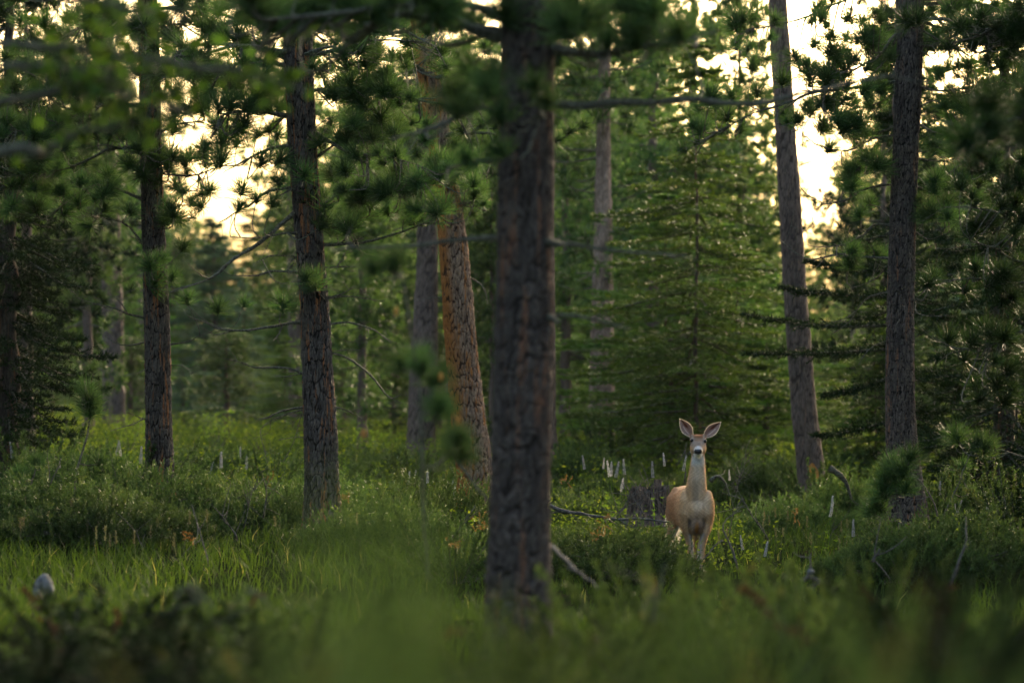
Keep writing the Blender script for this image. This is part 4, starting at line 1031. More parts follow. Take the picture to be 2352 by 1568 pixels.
# ------------------------------------------------------------------ lupines
def lupine_geo(seed):
    rg = np.random.default_rng(seed); V = []; T = []; c = []
    for k in range(13):
        z = .38 + .0165 * k; r = .015 * (1 - .65 * (k / 12) ** 1.5); n = 7 if k < 9 else 5
        for j in range(n):
            a = j * 6.28 / n + k * .5 + rg.normal() * .1; q = np.array([math.cos(a), math.sin(a), .35]); c.append(np.array([0, 0, z]) + q * r * [1, 1, .3])
    c = np.array(c); m = len(c); s = .0075 * rg.uniform(.7, 1.3, (m, 1, 1))
    oc = np.array([[1, 0, 0], [-1, 0, 0], [0, 1, 0], [0, -1, 0], [0, 0, 1.3], [0, 0, -.8]])
    V = (c[:, None] + oc[None] * s).reshape(-1, 3)
    f = np.array([[0, 2, 4], [2, 1, 4], [1, 3, 4], [3, 0, 4], [2, 0, 5], [1, 2, 5], [3, 1, 5], [0, 3, 5]])
    F = (np.arange(m)[:, None, None] * 6 + f[None]).reshape(-1, 3)
    sp = (V, [F], {"tint": np.repeat(rg.random(m), 6)})
    st = tube([[0, 0, 0], [.005, 0, .3], [0, 0, .6]], [.004, .0035, .002], 5, .5)
    lc = np.stack([np.zeros(5), np.zeros(5), np.linspace(.06, .28, 5)], -1); vs = []; n = 0
    L0 = []; L1 = []
    for q in lc:
        a = rg.random() * 6.28; pe = q + np.array([math.cos(a), math.sin(a), .5]) * .09; L0 += [q]; L1 += [pe]
        for j in range(8):
            b = j * 6.28 / 8; L0.append(pe); L1.append(pe + np.array([math.cos(b), math.sin(b), .25]) * .05)
    L0 = np.array(L0); L1 = np.array(L1); wv = unit(np.cross(L1 - L0, [0, 0, 1.])) * .008; mid = (L0 + L1) / 2
    V2 = np.stack([L0, mid + wv, L1, mid - wv], 1).reshape(-1, 3); lf = (V2, [np.arange(len(L0))[:, None] * 4 + np.array([[0, 1, 2, 3]])], {"tint": np.full(len(V2), .4)})
    return sp, join([st]), lf
LUP = []
for k in range(3):
    a, b, c = lupine_geo(80 + k)
    LUP.append((new_mesh("flower_spike", a[0], a[1], M["flower"], False, a[2]), new_mesh("stem", b[0], b[1], M["forb"], False, b[2]), new_mesh("leaves", c[0], c[1], M["forb"], False, c[2])))
def lupine(px, ytop, D, label, group, s=None):
    x = (px - 1176) / FPX * D; z = float(gz(x, D)); top = CAMZ - (ytop - HOR) / FPX * D; s = max(.55, min(1.7, (top - z) / .6)) if s is None else s
    H = max(.3, top - z); q = rng.uniform(.5, .85); H *= rng.uniform(.86, 1)
    r = thing("lupine", label, "lupine", (x, D, z), group); r.rotation_euler = (rng.normal() * .14, rng.normal() * .14, rng.random() * 6.28)
    for nm, me in zip(("flower_spike", "stem", "leaves"), LUP[rng.integers(3)]):
        o = link(nm, me, r, (x, D, z + (H - .6 * q if nm == "flower_spike" else 0))); o.scale = (q, q, q if nm == "flower_spike" else H / .6)
for a, b, D, lab, gr in [(42, 1005, 36, "white lupine spike at the far left beside the dark spruce", None), (122, 1025, 35, "white lupine spike below the pine seedling's left", None), (250, 1010, 38, "lupine spike left of the pair near the leftmost trunk", None),
        (284, 1000, 39, "tall white lupine spike, middle one left of the leftmost dark trunk", None), (318, 1005, 38, "lupine spike just left of the leftmost dark trunk", None), (402, 1030, 37, "pale lupine touching the right rim of the leftmost dark trunk", None),
        (507, 1025, 38, "pinkish white lupine spike alone between the two dark pines", None), (550, 1018, 41, "thin lupine spike left of the tall dark trunk", None), (560, 1028, 41.5, "thin lupine spike close behind another one, left of the tall dark trunk", None),
        (625, 1035, 44, "blurred lupine spike near the slim grey trunk", None), (655, 1035, 44, "second blurred lupine near the slim grey trunk, right one", None), (468, 1050, 40, "faint lupine bud low in the meadow", None),
        (930, 1060, 37, "white lupine spike, left one of the two left of the orange trunk", None), (940, 1060, 37.5, "white lupine spike close beside its twin left of the orange trunk", None), (980, 1055, 36, "slender white lupine left of the leaning orange trunk", None),
        (1015, 1080, 35, "low lupine at the left foot of the orange trunk", None), (1040, 1090, 35, "short lupine between orange trunk and thick trunk", None), (905, 1035, 45, "faint far lupine beside the red brown trunk", None),
        (1362, 1020, 37, "lilac lupine leftmost of the cluster before the pale pink trunk", None), (1372, 1035, 36.5, "white lupine in the cluster before the pale pink trunk, leaning left", None), (1388, 1048, 37.5, "white lupine spike in the middle of the cluster under the pink trunk", None),
        (1400, 1040, 36, "pale lupine near the pink trunk's foot", None), (1424, 1030, 36, "large lilac white lupine right of the pink trunk", None), (1444, 1040, 38, "violet tipped lupine right of the large one near the pink trunk", None), (1410, 1070, 35.5, "low lilac lupine below the cluster", None),
        (1430, 1075, 35.5, "small lupine low in the cluster by the pink trunk", None), (1518, 990, 35, "tallest lupine spike left of the deer's ear", None), (1506, 1020, 35, "lupine just left of the tallest spike by the deer", None), (1530, 1010, 35.2, "lupine right behind the tallest spike by the deer", None),
        (1536, 1045, 34.5, "white lupine low at the deer's left cheek", None), (1547, 1035, 34.6, "lilac lupine closest to the deer's face", None), (1872, 1112, 31.5, "violet lupine spike in front of the leaning trunk's foot", None),
        (1898, 1130, 31.3, "lilac white lupine right of the violet spike", None), (1988, 1128, 31, "white lupine left of the small young pine", None), (1960, 1185, 30, "cream lupine in the grass left of the young pine", None),
        (2142, 1100, 33.5, "lupine leftmost of the row behind the black grey pine", None), (2166, 1118, 33.5, "lupine second in the row right of the black grey pine", None), (2200, 1112, 34, "lupine at the dark sapling stem on the right", None),
        (2192, 1145, 33, "low lupine in the row on the right", None), (2270, 1148, 33, "striped lupine rightmost under the dark spruce", None), (1716, 1225, 30, "small white lupine in the grass right of the deer's legs", None), (1748, 1235, 29.5, "small white lupine, right one of the two by the deer's legs", None),
        (1684, 1065, 36, "lupine beside the lime shrub right of the deer", None)]:
    lupine(a, b, D, lab, gr)

# ------------------------------------------------------------------ the deer
def ellip_sections(secs, n=22):
    """closed loft through (centre, rx, rother, tilt axis) rings; each ring: (x,y,z, rx, rz, mode) mode 'y': ring in xz plane, 'z': ring in xy plane"""
    V = []; th = np.linspace(0, 2 * math.pi, n, endpoint=False)
    c = np.array([s[:3] for s in secs], float); t = unit(np.gradient(c, axis=0))
    for k, s in enumerate(secs):
        tt = t[k]; a = unit(np.cross(tt, [1., 0, 0])); xx = unit(np.cross(a, tt))
        V.append(c[k] + np.cos(th)[:, None] * xx * s[3] + np.sin(th)[:, None] * a * s[4])
    m = len(secs); V = np.vstack(V + [c[0] - t[0] * .3 * secs[0][4], c[-1] + t[-1] * .3 * secs[-1][4]])
    i = np.arange(m - 1)[:, None] * n; j = np.arange(n)[None]
    q = np.stack([i + j, i + (j + 1) % n, i + n + (j + 1) % n, i + n + j], -1).reshape(-1, 4); jj = np.arange(n)
    return V, [q, np.stack([jj, np.full(n, m * n), (jj + 1) % n], -1), np.stack([(m - 1) * n + jj, (m - 1) * n + (jj + 1) % n, np.full(n, m * n + 1)], -1)], {}

def ball(c, r, n=16):
    r = np.ones(3) * r; u = np.linspace(.15, math.pi - .15, n // 2)
    return ellip_sections([(c[0], c[1], c[2] - r[2] * math.cos(a), r[0] * math.sin(a), r[1] * math.sin(a)) for a in u], n)

DEER_D = 32.0
def build_deer():
    X0 = float(P(1560, 0, 1)[0]) * 0
    base = P(1600.5, 0, DEER_D); base[2] = -.02
    # crop x 555 -> view 1601 ; local x grows to the view right, forward is -y
    gs = []
    yaw = -.062
    def T(x, y, z): return (x + yaw * y, y, z)
    gs.append(ellip_sections([T(0, .0, .70) + (.05, .07), T(0, .04, .68) + (.100, .14), T(0, .12, .655) + (.134, .185), T(0, .25, .655) + (.142, .195), T(0, .42, .655) + (.152, .195), T(0, .6, .655) + (.15, .18),
                              T(0, .78, .67) + (.15, .165), T(0, .93, .69) + (.142, .15), T(0, 1.03, .69) + (.10, .12), T(0, 1.08, .69) + (.05, .06)], 32))
    # neck
    gs.append(ellip_sections([(-.01, .16, .66, .12, .13), (-.004, .11, .76, .100, .12), (.0, .075, .85, .082, .10), (.004, .05, .92, .073, .088), (.008, .038, 1.0, .062, .076), (.011, .034, 1.07, .056, .070), (.012, .036, 1.14, .052, .064), (.012, .04, 1.2, .05, .055)], 26))
    # shoulders and upper forelegs
    for sx, fx, fy in ((-1, -.042, .10), (1, .040, .06)):
        gs.append(ellip_sections([(sx * .085, .13, .80, .04, .06), (sx * .096, .11, .72, .052, .10), (sx * .098, .10, .62, .053, .10), (sx * .088, .11, .53, .046, .075), (fx * 1.4 + sx * .01, fy + .01, .45, .034, .046), (fx * 1.15, fy, .36, .026, .03),
                                  (fx * 1.05, fy - .005, .28, .023, .026), (fx, fy - .01, .235, .025, .029), (fx, fy, .19, .018, .02), (fx, fy + .005, .10, .0155, .018), (fx, fy, .06, .019, .022), (fx, fy - .025, .02, .019, .026), (fx, fy - .04, .0, .02, .03)], 18))
    # brisket
    gs.append(ball((0, .06, .53), (.07, .09, .09)))
    # haunches and hind legs
    for sx, hx, hy in ((-1, -.19, .90), (1, .05, .98)):
        cx = yaw * .85
        gs.append(ellip_sections([(cx + sx * .05, .88, .80, .06, .09), (cx + sx * .085, .87, .72, .075, .13), (cx + sx * .10, .86, .60, .070, .14), (cx + sx * .105, .84, .50, .05, .10), (hx * .5 + (cx + sx * .11) * .5, .90, .42, .036, .06),
                                  (hx, 1.0, .35, .026, .034), (hx, 1.03, .30, .024, .034), (hx, 1.02, .25, .019, .024), (hx, 1.0, .14, .0165, .02), (hx, .98, .06, .02, .024), (hx, .95, .02, .02, .03), (hx, .93, .0, .02, .032)], 18))
    # head: cranium, cheeks, muzzle
    hx = .0117
    gs.append(ball((hx, .045, 1.222), (.062, .078, .060), 20)); gs.append(ball((hx, .0, 1.235), (.058, .05, .042), 18))
    gs.append(ellip_sections([(hx, .08, 1.19, .05, .05), (hx, .02, 1.185, .066, .066), (hx - .001, -.03, 1.175, .062, .060), (hx - .003, -.075, 1.163, .050, .050), (hx - .005, -.115, 1.152, .040, .042), (hx - .008, -.15, 1.143, .035, .037), (hx - .010, -.178, 1.137, .030, .032), (hx - .01, -.19, 1.134, .02, .022)], 24))
    gs.append(ellip_sections([(hx, .04, 1.13, .045, .03), (hx - .003, -.04, 1.122, .040, .028), (hx - .007, -.11, 1.112, .030, .02), (hx - .009, -.155, 1.108, .024, .016)], 18))
    for sx in (-1, 1):
        gs.append(ball((hx + sx * .057, -.012, 1.231 - sx * .004), (.016, .026, .021), 12))
        gs.append(ball((hx + sx * .042, .03, 1.262), (.026, .026, .024), 12))
        gs.append(ball((hx + sx * .045, .0, 1.165), (.024, .055, .045), 14))
    # tail root
    gs.append(ellip_sections([T(0, 1.06, .74) + (.03, .03), T(-.01, 1.11, .68) + (.035, .03), T(-.015, 1.13, .58) + (.035, .025)], 14))
    V, F, _ = join([(g[0], g[1], {}) for g in gs])
    tmp = new_mesh("deer_tmp", V, F, None, True); to = bpy.data.objects.new("deer_tmp", tmp); COL.objects.link(to)
    md = to.modifiers.new("r", 'REMESH'); md.mode = 'VOXEL'; md.voxel_size = .0068; md.use_smooth_shade = True
    ms = to.modifiers.new("s", 'SMOOTH'); ms.iterations = 7; ms.factor = .6
    dg = bpy.context.evaluated_depsgraph_get(); dg.update()
    me = bpy.data.meshes.new_from_object(to.evaluated_get(dg)); bpy.data.objects.remove(to)
    n = len(me.vertices); co = np.empty(n * 3, np.float32); me.vertices.foreach_get("co", co); co = co.reshape(-1, 3)
    no = np.empty(n * 3, np.float32); me.vertices.foreach_get("normal", no); no = no.reshape(-1, 3)
    def colour(p, nn):
        x, y, z = p.T; rg = np.random.default_rng(5)
        tan = np.array([.60, .375, .205]); red = np.array([.43, .22, .11]); pale = np.array([.78, .62, .46]); white = np.array([.88, .84, .78]); grey = np.array([.20, .155, .13]); dark = np.array([.05, .035, .028]); rust = np.array([.28, .12, .03])
        c = np.tile(tan, (len(p), 1))
        def mx(c, w_, col): w_ = np.clip(w_, 0, 1)[:, None]; return c * (1 - w_) + col * w_
        sm = lambda v, a, b: np.clip((v - a) / (b - a), 0, 1) ** 2 * (3 - 2 * np.clip((v - a) / (b - a), 0, 1))
        c = mx(c, .75 * sm(y, .2, .45) * sm(z, .4, .6), red)                                    # back half redder
        front = sm(-nn[:, 1], -.1, .6)
        c = mx(c, .55 * front * sm(z, .56, .7) * (1 - sm(np.abs(x - .035), .02, .10)) * (y < .3), pale)   # pale chest stripe
        c = mx(c, .30 * front * sm(z, .78, .95) * (z < 1.1), np.array([.72, .60, .48]))
        c = mx(c, .45 * front * (1 - sm(np.abs(x + .012), .008, .04)) * sm(z, .68, .74) * (1 - sm(z, .84, .95)) * (y < .2), grey)
        dk = np.exp(-((x / .045) ** 2 + ((z - .52) / .085) ** 2)) * (y < .2)
        c = mx(c, 1.3 * dk, grey); c = mx(c, 1.2 * np.exp(-((x / .022) ** 2 + ((z - .50) / .06) ** 2)) * (y < .2), rust)
        for s in (-1, 1): c = mx(c, .85 * np.exp(-(((x - s * .058) / .017) ** 2 + ((z - .545) / .06) ** 2)) * (y < .2), dark + .05)
        leg = (z < .46)
        inner = sm(-np.sign(x) * nn[:, 0], -.2, .5) * (y < .3)
        c = mx(c, .8 * leg * inner, np.array([.42, .38, .36])); c = mx(c, .3 * leg * (y < .3), grey)
        c = mx(c, leg * (y > .6) * .7, np.array([.35, .25, .18]))
        c = mx(c, (y > .75) * sm(-z, -.62, -.5) * sm(nn[:, 0] * 1.0, -.1, .5), white)
        c = mx(c, (y > 1.04) * .8, white)
        c = mx(c, .9 * sm(-nn[:, 2], .55, .9) * (z > .4) * (z < .6) * (y > .3), white)      # belly
        # throat and head
        hx = .0117; xx = x - hx
        head = sm(z + y * -.15, 1.08, 1.12)
        c = mx(c, sm(z, 1.0, 1.06) * (1 - sm(z, 1.10, 1.13)) * sm(-nn[:, 1], .0, .5) * .9, np.array([.68, .66, .64]))
        c = mx(c, head * .85, np.array([.36, .265, .20]))
        c = mx(c, head * sm(z, 1.235, 1.262) * (1 - sm(np.abs(xx), .03, .05)), np.array([.27, .12, .055]))
        c = mx(c, head * np.exp(-((z - 1.235) / .012) ** 2) * (np.abs(xx) < .04) * .8, np.array([.46, .25, .14]))
        c = mx(c, head * .8 * sm(np.abs(xx), .04, .06) * (1 - sm(z, 1.17, 1.19)), np.array([.64, .38, .18]))
        for s in (-1, 1):
            c = mx(c, .7 * np.exp(-(((xx - s * .052) / .022) ** 2 + ((z - 1.228 + s * .004) / .024) ** 2)) * (y < .05), np.array([.50, .42, .37]))
            c = mx(c, 1.3 * np.exp(-(((xx - s * .058) / .012) ** 2 + ((z - 1.230 + s * .004) / .011) ** 2)) * (y < .04), dark * .6)
        c = mx(c, .5 * np.exp(-((xx / .016) ** 2)) * (z < 1.215) * (z > 1.165) * (y < .02) * (nn[:, 1] < .3), np.array([.20, .16, .14]))
        c = mx(c, .95 * sm(-y, .120, .145) * (z > 1.12), np.array([.62, .58, .54]))
        c = mx(c, .95 * sm(-y, .158, .168) * (z > 1.118) * (1 - sm(np.abs(xx + .01), .030, .036)) * (1 - sm(z, 1.158, 1.164)), np.array([.012, .013, .018]))
        c = mx(c, .95 * (z < 1.122) * (z > 1.085) * (y < -.02), white)
        c = mx(c, (z < .045) * 1.0, np.array([.03, .025, .02]))
        st = .88 + .24 * rg.random(len(p)); st *= 1 + .10 * np.sin(x * 160 + 9 * np.sin(z * 30)) * (z < 1.05)
        return np.clip(c * st[:, None] * np.array([.84, .86, .88]), 0, 1)
    c = colour(co, no)
    at = me.attributes.new("col", 'FLOAT_COLOR', 'POINT'); at.data.foreach_set("color", np.hstack([c, np.ones((n, 1))]).astype(np.float32).ravel())
    me.materials.clear(); me.materials.append(M["fur"]); me.polygons.foreach_set("use_smooth", np.ones(len(me.polygons), bool))
    root = thing("deer", "tan doe standing alert in the grass, facing the camera with ears raised", "deer", base)
    me.name = "body"; link("body", me, root, base)
    # fur: short hairs all over
    m = len(me.polygons); fc = np.empty(m * 3, np.float32); me.polygons.foreach_get("center", fc); fc = fc.reshape(-1, 3)
    fn = np.empty(m * 3, np.float32); me.polygons.foreach_get("normal", fn); fn = fn.reshape(-1, 3)
    rg = np.random.default_rng(9); pick = rg.random(m) < 1.0
    pick &= ~((fc[:, 1] < -.15)); pick &= ~((np.abs(np.abs(fc[:, 0] - .0117) - .058) < .016) & (np.abs(fc[:, 2] - 1.23) < .016) & (fc[:, 1] < .04))
    p = fc[pick]; nn = fn[pick]; cc = colour(p, nn) * rg.uniform(.6, 1.45, (len(p), 1))
    flow = np.zeros_like(p); flow[:, 2] = -1; flow[:, 1] = .35; hd = p[:, 2] > 1.1; flow[hd] = [0, .8, .3]
    d = unit(nn * .42 + flow * .8 + rg.normal(size=p.shape) * .22); L = np.where(hd, .007, .017)[:, None] * rg.uniform(.6, 1.3, (len(p), 1))
    L[(p[:, 1] > 1.0)] *= 2.2
    wv = unit(np.cross(d, rg.normal(size=p.shape))) * .0011
    Vh = np.stack([p - wv - nn * .001, p + wv - nn * .001, p + d * L], 1).reshape(-1, 3)
    cc = np.clip(cc, 0, 1); ch = np.repeat(np.hstack([cc, np.ones((len(cc), 1))]), 3, 0)
    link("coat_hair", new_mesh("coat_hair", Vh, [np.arange(len(p))[:, None] * 3 + np.array([[0, 1, 2]])], M["hair"], False, {"col": ch}), root, base)["kind"] = "stuff"
    # ears
    for sx, b, t, wd in ((-1, (-.036, .045, 1.262), (-.139, .02, 1.408), .046), (1, (.060, .045, 1.256), (.198, .02, 1.382), .044)):
        b = np.array(b); t = np.array(t); ax = t - b; Ln = np.linalg.norm(ax); ax /= Ln
        fwd = np.array([0, -1., 0]); wv = unit(np.cross(ax, fwd)); fw = np.cross(wv, ax)
        nu, nv = 30, 22; u = np.linspace(0, 1, nu); v = np.linspace(-1, 1, nv); U, Vv = np.meshgrid(u, v, indexing='ij')
        prof = np.interp(U, [0, .1, .22, .35, .5, .65, .8, .92, 1], [.32, .42, .72, .95, 1.0, .86, .58, .28, .03])
        low = np.where(Vv * sx < 0, 1, 1)  # symmetric blade
        off = .010 * np.sin(U * math.pi) * sx
        cup = (1 - Vv ** 2) * (.030 * (1 - .6 * U))
        grid = b + ax * (U * Ln)[..., None] + wv * ((Vv * prof * wd + off * 0))[..., None] - fw * (cup)[..., None] * -1 * -1
        inn = grid + fw * .0
        outr = grid - fw * .0035 - unit(fw)[None, None] * .002
        Vn = np.concatenate([inn.reshape(-1, 3), outr.reshape(-1, 3)])
        i = np.arange(nu - 1)[:, None] * nv; j = np.arange(nv - 1)[None]; q = np.stack([i + j, i + j + 1, i + nv + j + 1, i + nv + j], -1).reshape(-1, 4)
        N = nu * nv; F = [q, q[:, ::-1] + N]
        rim = [k * nv for k in range(nu)] + [(nu - 1) * nv + k for k in range(1, nv)] + [k * nv + nv - 1 for k in range(nu - 2, -1, -1)]
        rim = np.array(rim); F.append(np.stack([rim[:-1], rim[1:], rim[1:] + N, rim[:-1] + N], -1))
        uu = U.ravel(); vv = Vv.ravel() * sx      # vv>0: outer (lower) side
        base_c = np.tile(np.array([.30, .23, .215]), (N, 1))
        def mx(c, w_, col): w_ = np.clip(w_, 0, 1)[:, None]; return c * (1 - w_) + np.array(col) * w_
        base_c = mx(base_c, np.exp(-(((vv + .25) / .30) ** 2 + ((uu - .62) / .22) ** 2)) * 1.2, (.10, .035, .022))
        base_c = mx(base_c, np.exp(-(((vv + .35) / .25) ** 2 + ((uu - .86) / .12) ** 2)), (.035, .028, .022))
        base_c = mx(base_c, np.exp(-(((vv - .30) / .10) ** 2)) * (uu > .12) * (uu < .65) * .8, (.66, .56, .53))
        base_c = mx(base_c, np.exp(-(((vv + .02) / .07) ** 2)) * (uu > .1) * (uu < .5) * .5, (.44, .34, .31))
        base_c = mx(base_c, (uu < .16) * 1.0, (.40, .30, .24)); base_c = mx(base_c, np.clip((np.abs(vv) - .88) / .08, 0, 1), (.85, .78, .62)); base_c = mx(base_c, np.clip((uu - .965) / .02, 0, 1), (.85, .78, .62))  # rim coloured pale to stand in for backlit fur
        base_c *= np.random.default_rng(3).uniform(.8, 1.2, (N, 1))
        oc = np.tile(np.array([.34, .22, .13]), (N, 1)); cl = np.vstack([base_c, oc]); cl = np.clip(np.hstack([cl, np.ones((2 * N, 1))]), 0, 1)
        eo = part("ear", (Vn + base, F, {"col": cl}), M["ear"], root, origin=base + b, smooth=True)
        # hair fringe round the rim, backlight put into its pale colour
        rg = np.random.default_rng(4); rp = grid.reshape(-1, 3)[rim]; seg = rg.integers(0, len(rim) - 1, 900); f = rg.random((900, 1)); q0 = rp[seg] * (1 - f) + rp[seg + 1] * f
        outw = unit(q0 - (b + t) / 2); dd = unit(outw * .8 + ax * .5 + rg.normal(size=q0.shape) * .35); wl = unit(np.cross(dd, rg.normal(size=q0.shape))) * .0008
        Vr = np.stack([q0 - wl, q0 + wl, q0 + dd * rg.uniform(.004, .008, (900, 1))], 1).reshape(-1, 3)
        part("ear_fringe", (Vr + base, [np.arange(900)[:, None] * 3 + np.array([[0, 1, 2]])], {"col": np.tile([.88, .80, .62, 1.], (2700, 1))}), M["hair"], eo, origin=base + b)
    # eyes, nose
    em, nt, bs, _ = mat_new("deer_eye"); bs.inputs["Base Color"].default_value = (.008, .006, .006, 1); bs.inputs["Roughness"].default_value = .06
    nm, nt, bs, _ = mat_new("deer_nose"); bs.inputs["Base Color"].default_value = (.012, .013, .017, 1); bs.inputs["Roughness"].default_value = .32
    for sx in (-1, 1):
        g = ball((.0117 + sx * .0565, -.028, 1.229 - sx * .0045), (.0145, .017, .0145), 16); part("eye", (g[0] + base, g[1], {}), em, root, smooth=True)
    g = join([ball((.0017, -.182, 1.143), (.034, .018, .019), 20), ball((.0017 - .017, -.184, 1.147), (.016, .016, .015), 14), ball((.0017 + .017, -.184, 1.147), (.016, .016, .015), 14), ball((.0017, -.183, 1.130), (.020, .014, .013), 14)])
    part("nose", (g[0] + base, g[1], {}), nm, root, smooth=True)
    # hanging white tail
    rg = np.random.default_rng(8); tp = base + np.array([-.145, 1.12, .70]); n = 1600
    u = rg.random((n, 1)); c0 = tp + np.array([.0, .02, -.30]) * u; d = unit(rg.normal(size=(n, 3)) * [.7, .4, .35] + [0, 0, -.9]); L = rg.uniform(.05, .11, (n, 1)); wv = unit(np.cross(d, rg.normal(size=(n, 3)))) * .003
    Vt = np.stack([c0 - wv, c0 + wv, c0 + d * L], 1).reshape(-1, 3)
    part("tail", (Vt, [np.arange(n)[:, None] * 3 + np.array([[0, 1, 2]])], {"col": np.tile([.82, .78, .70, 1.], (3 * n, 1))}), M["hair"], root, origin=tp)
build_deer()

# ------------------------------------------------------------------ young pines
def sapling(label, base, stem, tufts, D, r=.012, dd=.2, group=None, buds=(), name="young_pine", cat="young pine", tsize=1.0, cloud=None):
    rg = np.random.default_rng(int(stem[0][0])); p = [P(a, b, D) for a, b in stem]
    root = thing(name, label, cat, p[0], group)
    q = wiggle(np.array(p), .006, rg, 16); st = part("stem", tube(q, np.linspace(r, r * .4, 16), 7), M["twig"], root)
    br = []
    tl = [(P(a, b, D + rg.uniform(-dd, dd)), s_) for a, b, s_ in tufts]
    if cloud:
        for cx, cy, rx, ry, n in cloud:
            tl += [(P(cx + rx * rg.normal() * .6, cy + ry * rg.normal() * .6, D + rg.uniform(-dd, dd)), rg.uniform(.8, 1.1)) for _ in range(n)]
    for e, s_ in tl:
        i = int(np.argmin(np.linalg.norm(q - e, axis=1) + .3 * (q[:, 2] > e[2]))); d = np.linalg.norm(q[i] - e)
        if d > .03:
            w_ = wiggle(np.array([q[i], (q[i] + e) / 2 - [0, 0, .12 * d], e]), .004, rg, 7); br.append(tube(w_, np.linspace(r * .5, .003, 7), 5)); ax = unit(w_[-1] - w_[-3])
        else: ax = np.array([0, 0, 1.])
        o = link("needle_tuft", TUFTS[rg.integers(6)], root, e); o.rotation_mode = 'QUATERNION'; o.rotation_quaternion = rot_to(unit(ax * .6 + [0, 0, .8]), rg.random() * 6); o.scale = (s_ * tsize,) * 3
    if br: part("twigs", join(br), M["twig"], root, kind="stuff")
    for a, b in buds:
        e = P(a, b, D - .05); g = ball(e, (.012, .012, .022), 8); part("bud", (g[0], g[1], {}), M["cone"], root, smooth=True)
    return root
sapling("pine seedling with one round needle tuft on a crooked stem, lower left", None, [(172, 1150), (173, 1100), (188, 1040), (205, 980), (206, 940)], [(206, 925, 1.25), (208, 950, 1.1), (228, 1062, .8), (200, 900, 1.0)], 31)
sapling("small brownish pine seedling left of the crooked seedling", None, [(60, 1150), (80, 1080)], [(82, 1060, .9), (95, 1075, .8), (45, 1090, .8)], 32)
sapling("bushy young pine in front of the black grey pine's foot", None, [(2098, 1330), (2088, 1270), (2078, 1215), (2064, 1160), (2055, 1110)],
        [(2055, 1095, 1.25), (2035, 1110, 1.2), (2075, 1085, 1.2), (2060, 1125, 1.2), (2020, 1165, 1.15), (2005, 1180, 1.0), (2092, 1052, 1.0), (2080, 1125, 1.0), (2030, 1135, 1.1), (2048, 1068, 1.0), (2110, 1220, .6)], 29.3, .013)
sapling("thin dark pine sapling with tufts at the right, beside the lupines", None, [(2148, 1260), (2168, 1180), (2195, 1130), (2214, 1080), (2225, 1045)],
        [(2200, 1010, 1.1), (2260, 1035, 1.1), (2210, 1075, .8), (2245, 1020, 1.0), (2230, 1130, .5)], 31, .009)
sapling("tiny pine seedling hugging the foot of the leftmost dark pine", None, [(352, 1140), (348, 1110)], [(348, 1100, .8), (355, 1095, .8)], 32.5, .006)
sapling("blurred slender young pine with orange buds in front of the leaning orange pine", None, [(985, 1330), (975, 1150), (960, 900), (935, 700), (915, 610)], [(1000, 880, 1.1), (1005, 950, 1.0), (1060, 1050, 1.0), (960, 830, .9)], 17.5, .010,
        buds=[(1012, 865), (1052, 966), (835, 996), (917, 600), (910, 715)], dd=.3, tsize=.8, cloud=[(950, 900, 60, 60, 3), (1030, 1010, 40, 60, 3), (900, 620, 50, 40, 2)])

# near pine whose blurred bough hangs in at the upper right
G = Pine("near pine out of frame whose dark blurred bough hangs at the upper right", [(2760, 0, 130), (2770, 1400, 150)], 19, 8, M["bark_near"], 40, 120, .012, 18)
G.hand([(2740, 160), (2600, 200), (2450, 240), (2330, 270), (2240, 290)], .02, dd=-.2); G.hand([(2740, 320), (2500, 330), (2300, 340)], .016, dd=.2)
G.cloud(2330, 230, 90, 60, 10); G.cloud(2300, 330, 80, 50, 8); G.cloud(2500, 250, 150, 90, 10); G.finish(mat=M['needle_shade'], dark=lambda p: True)

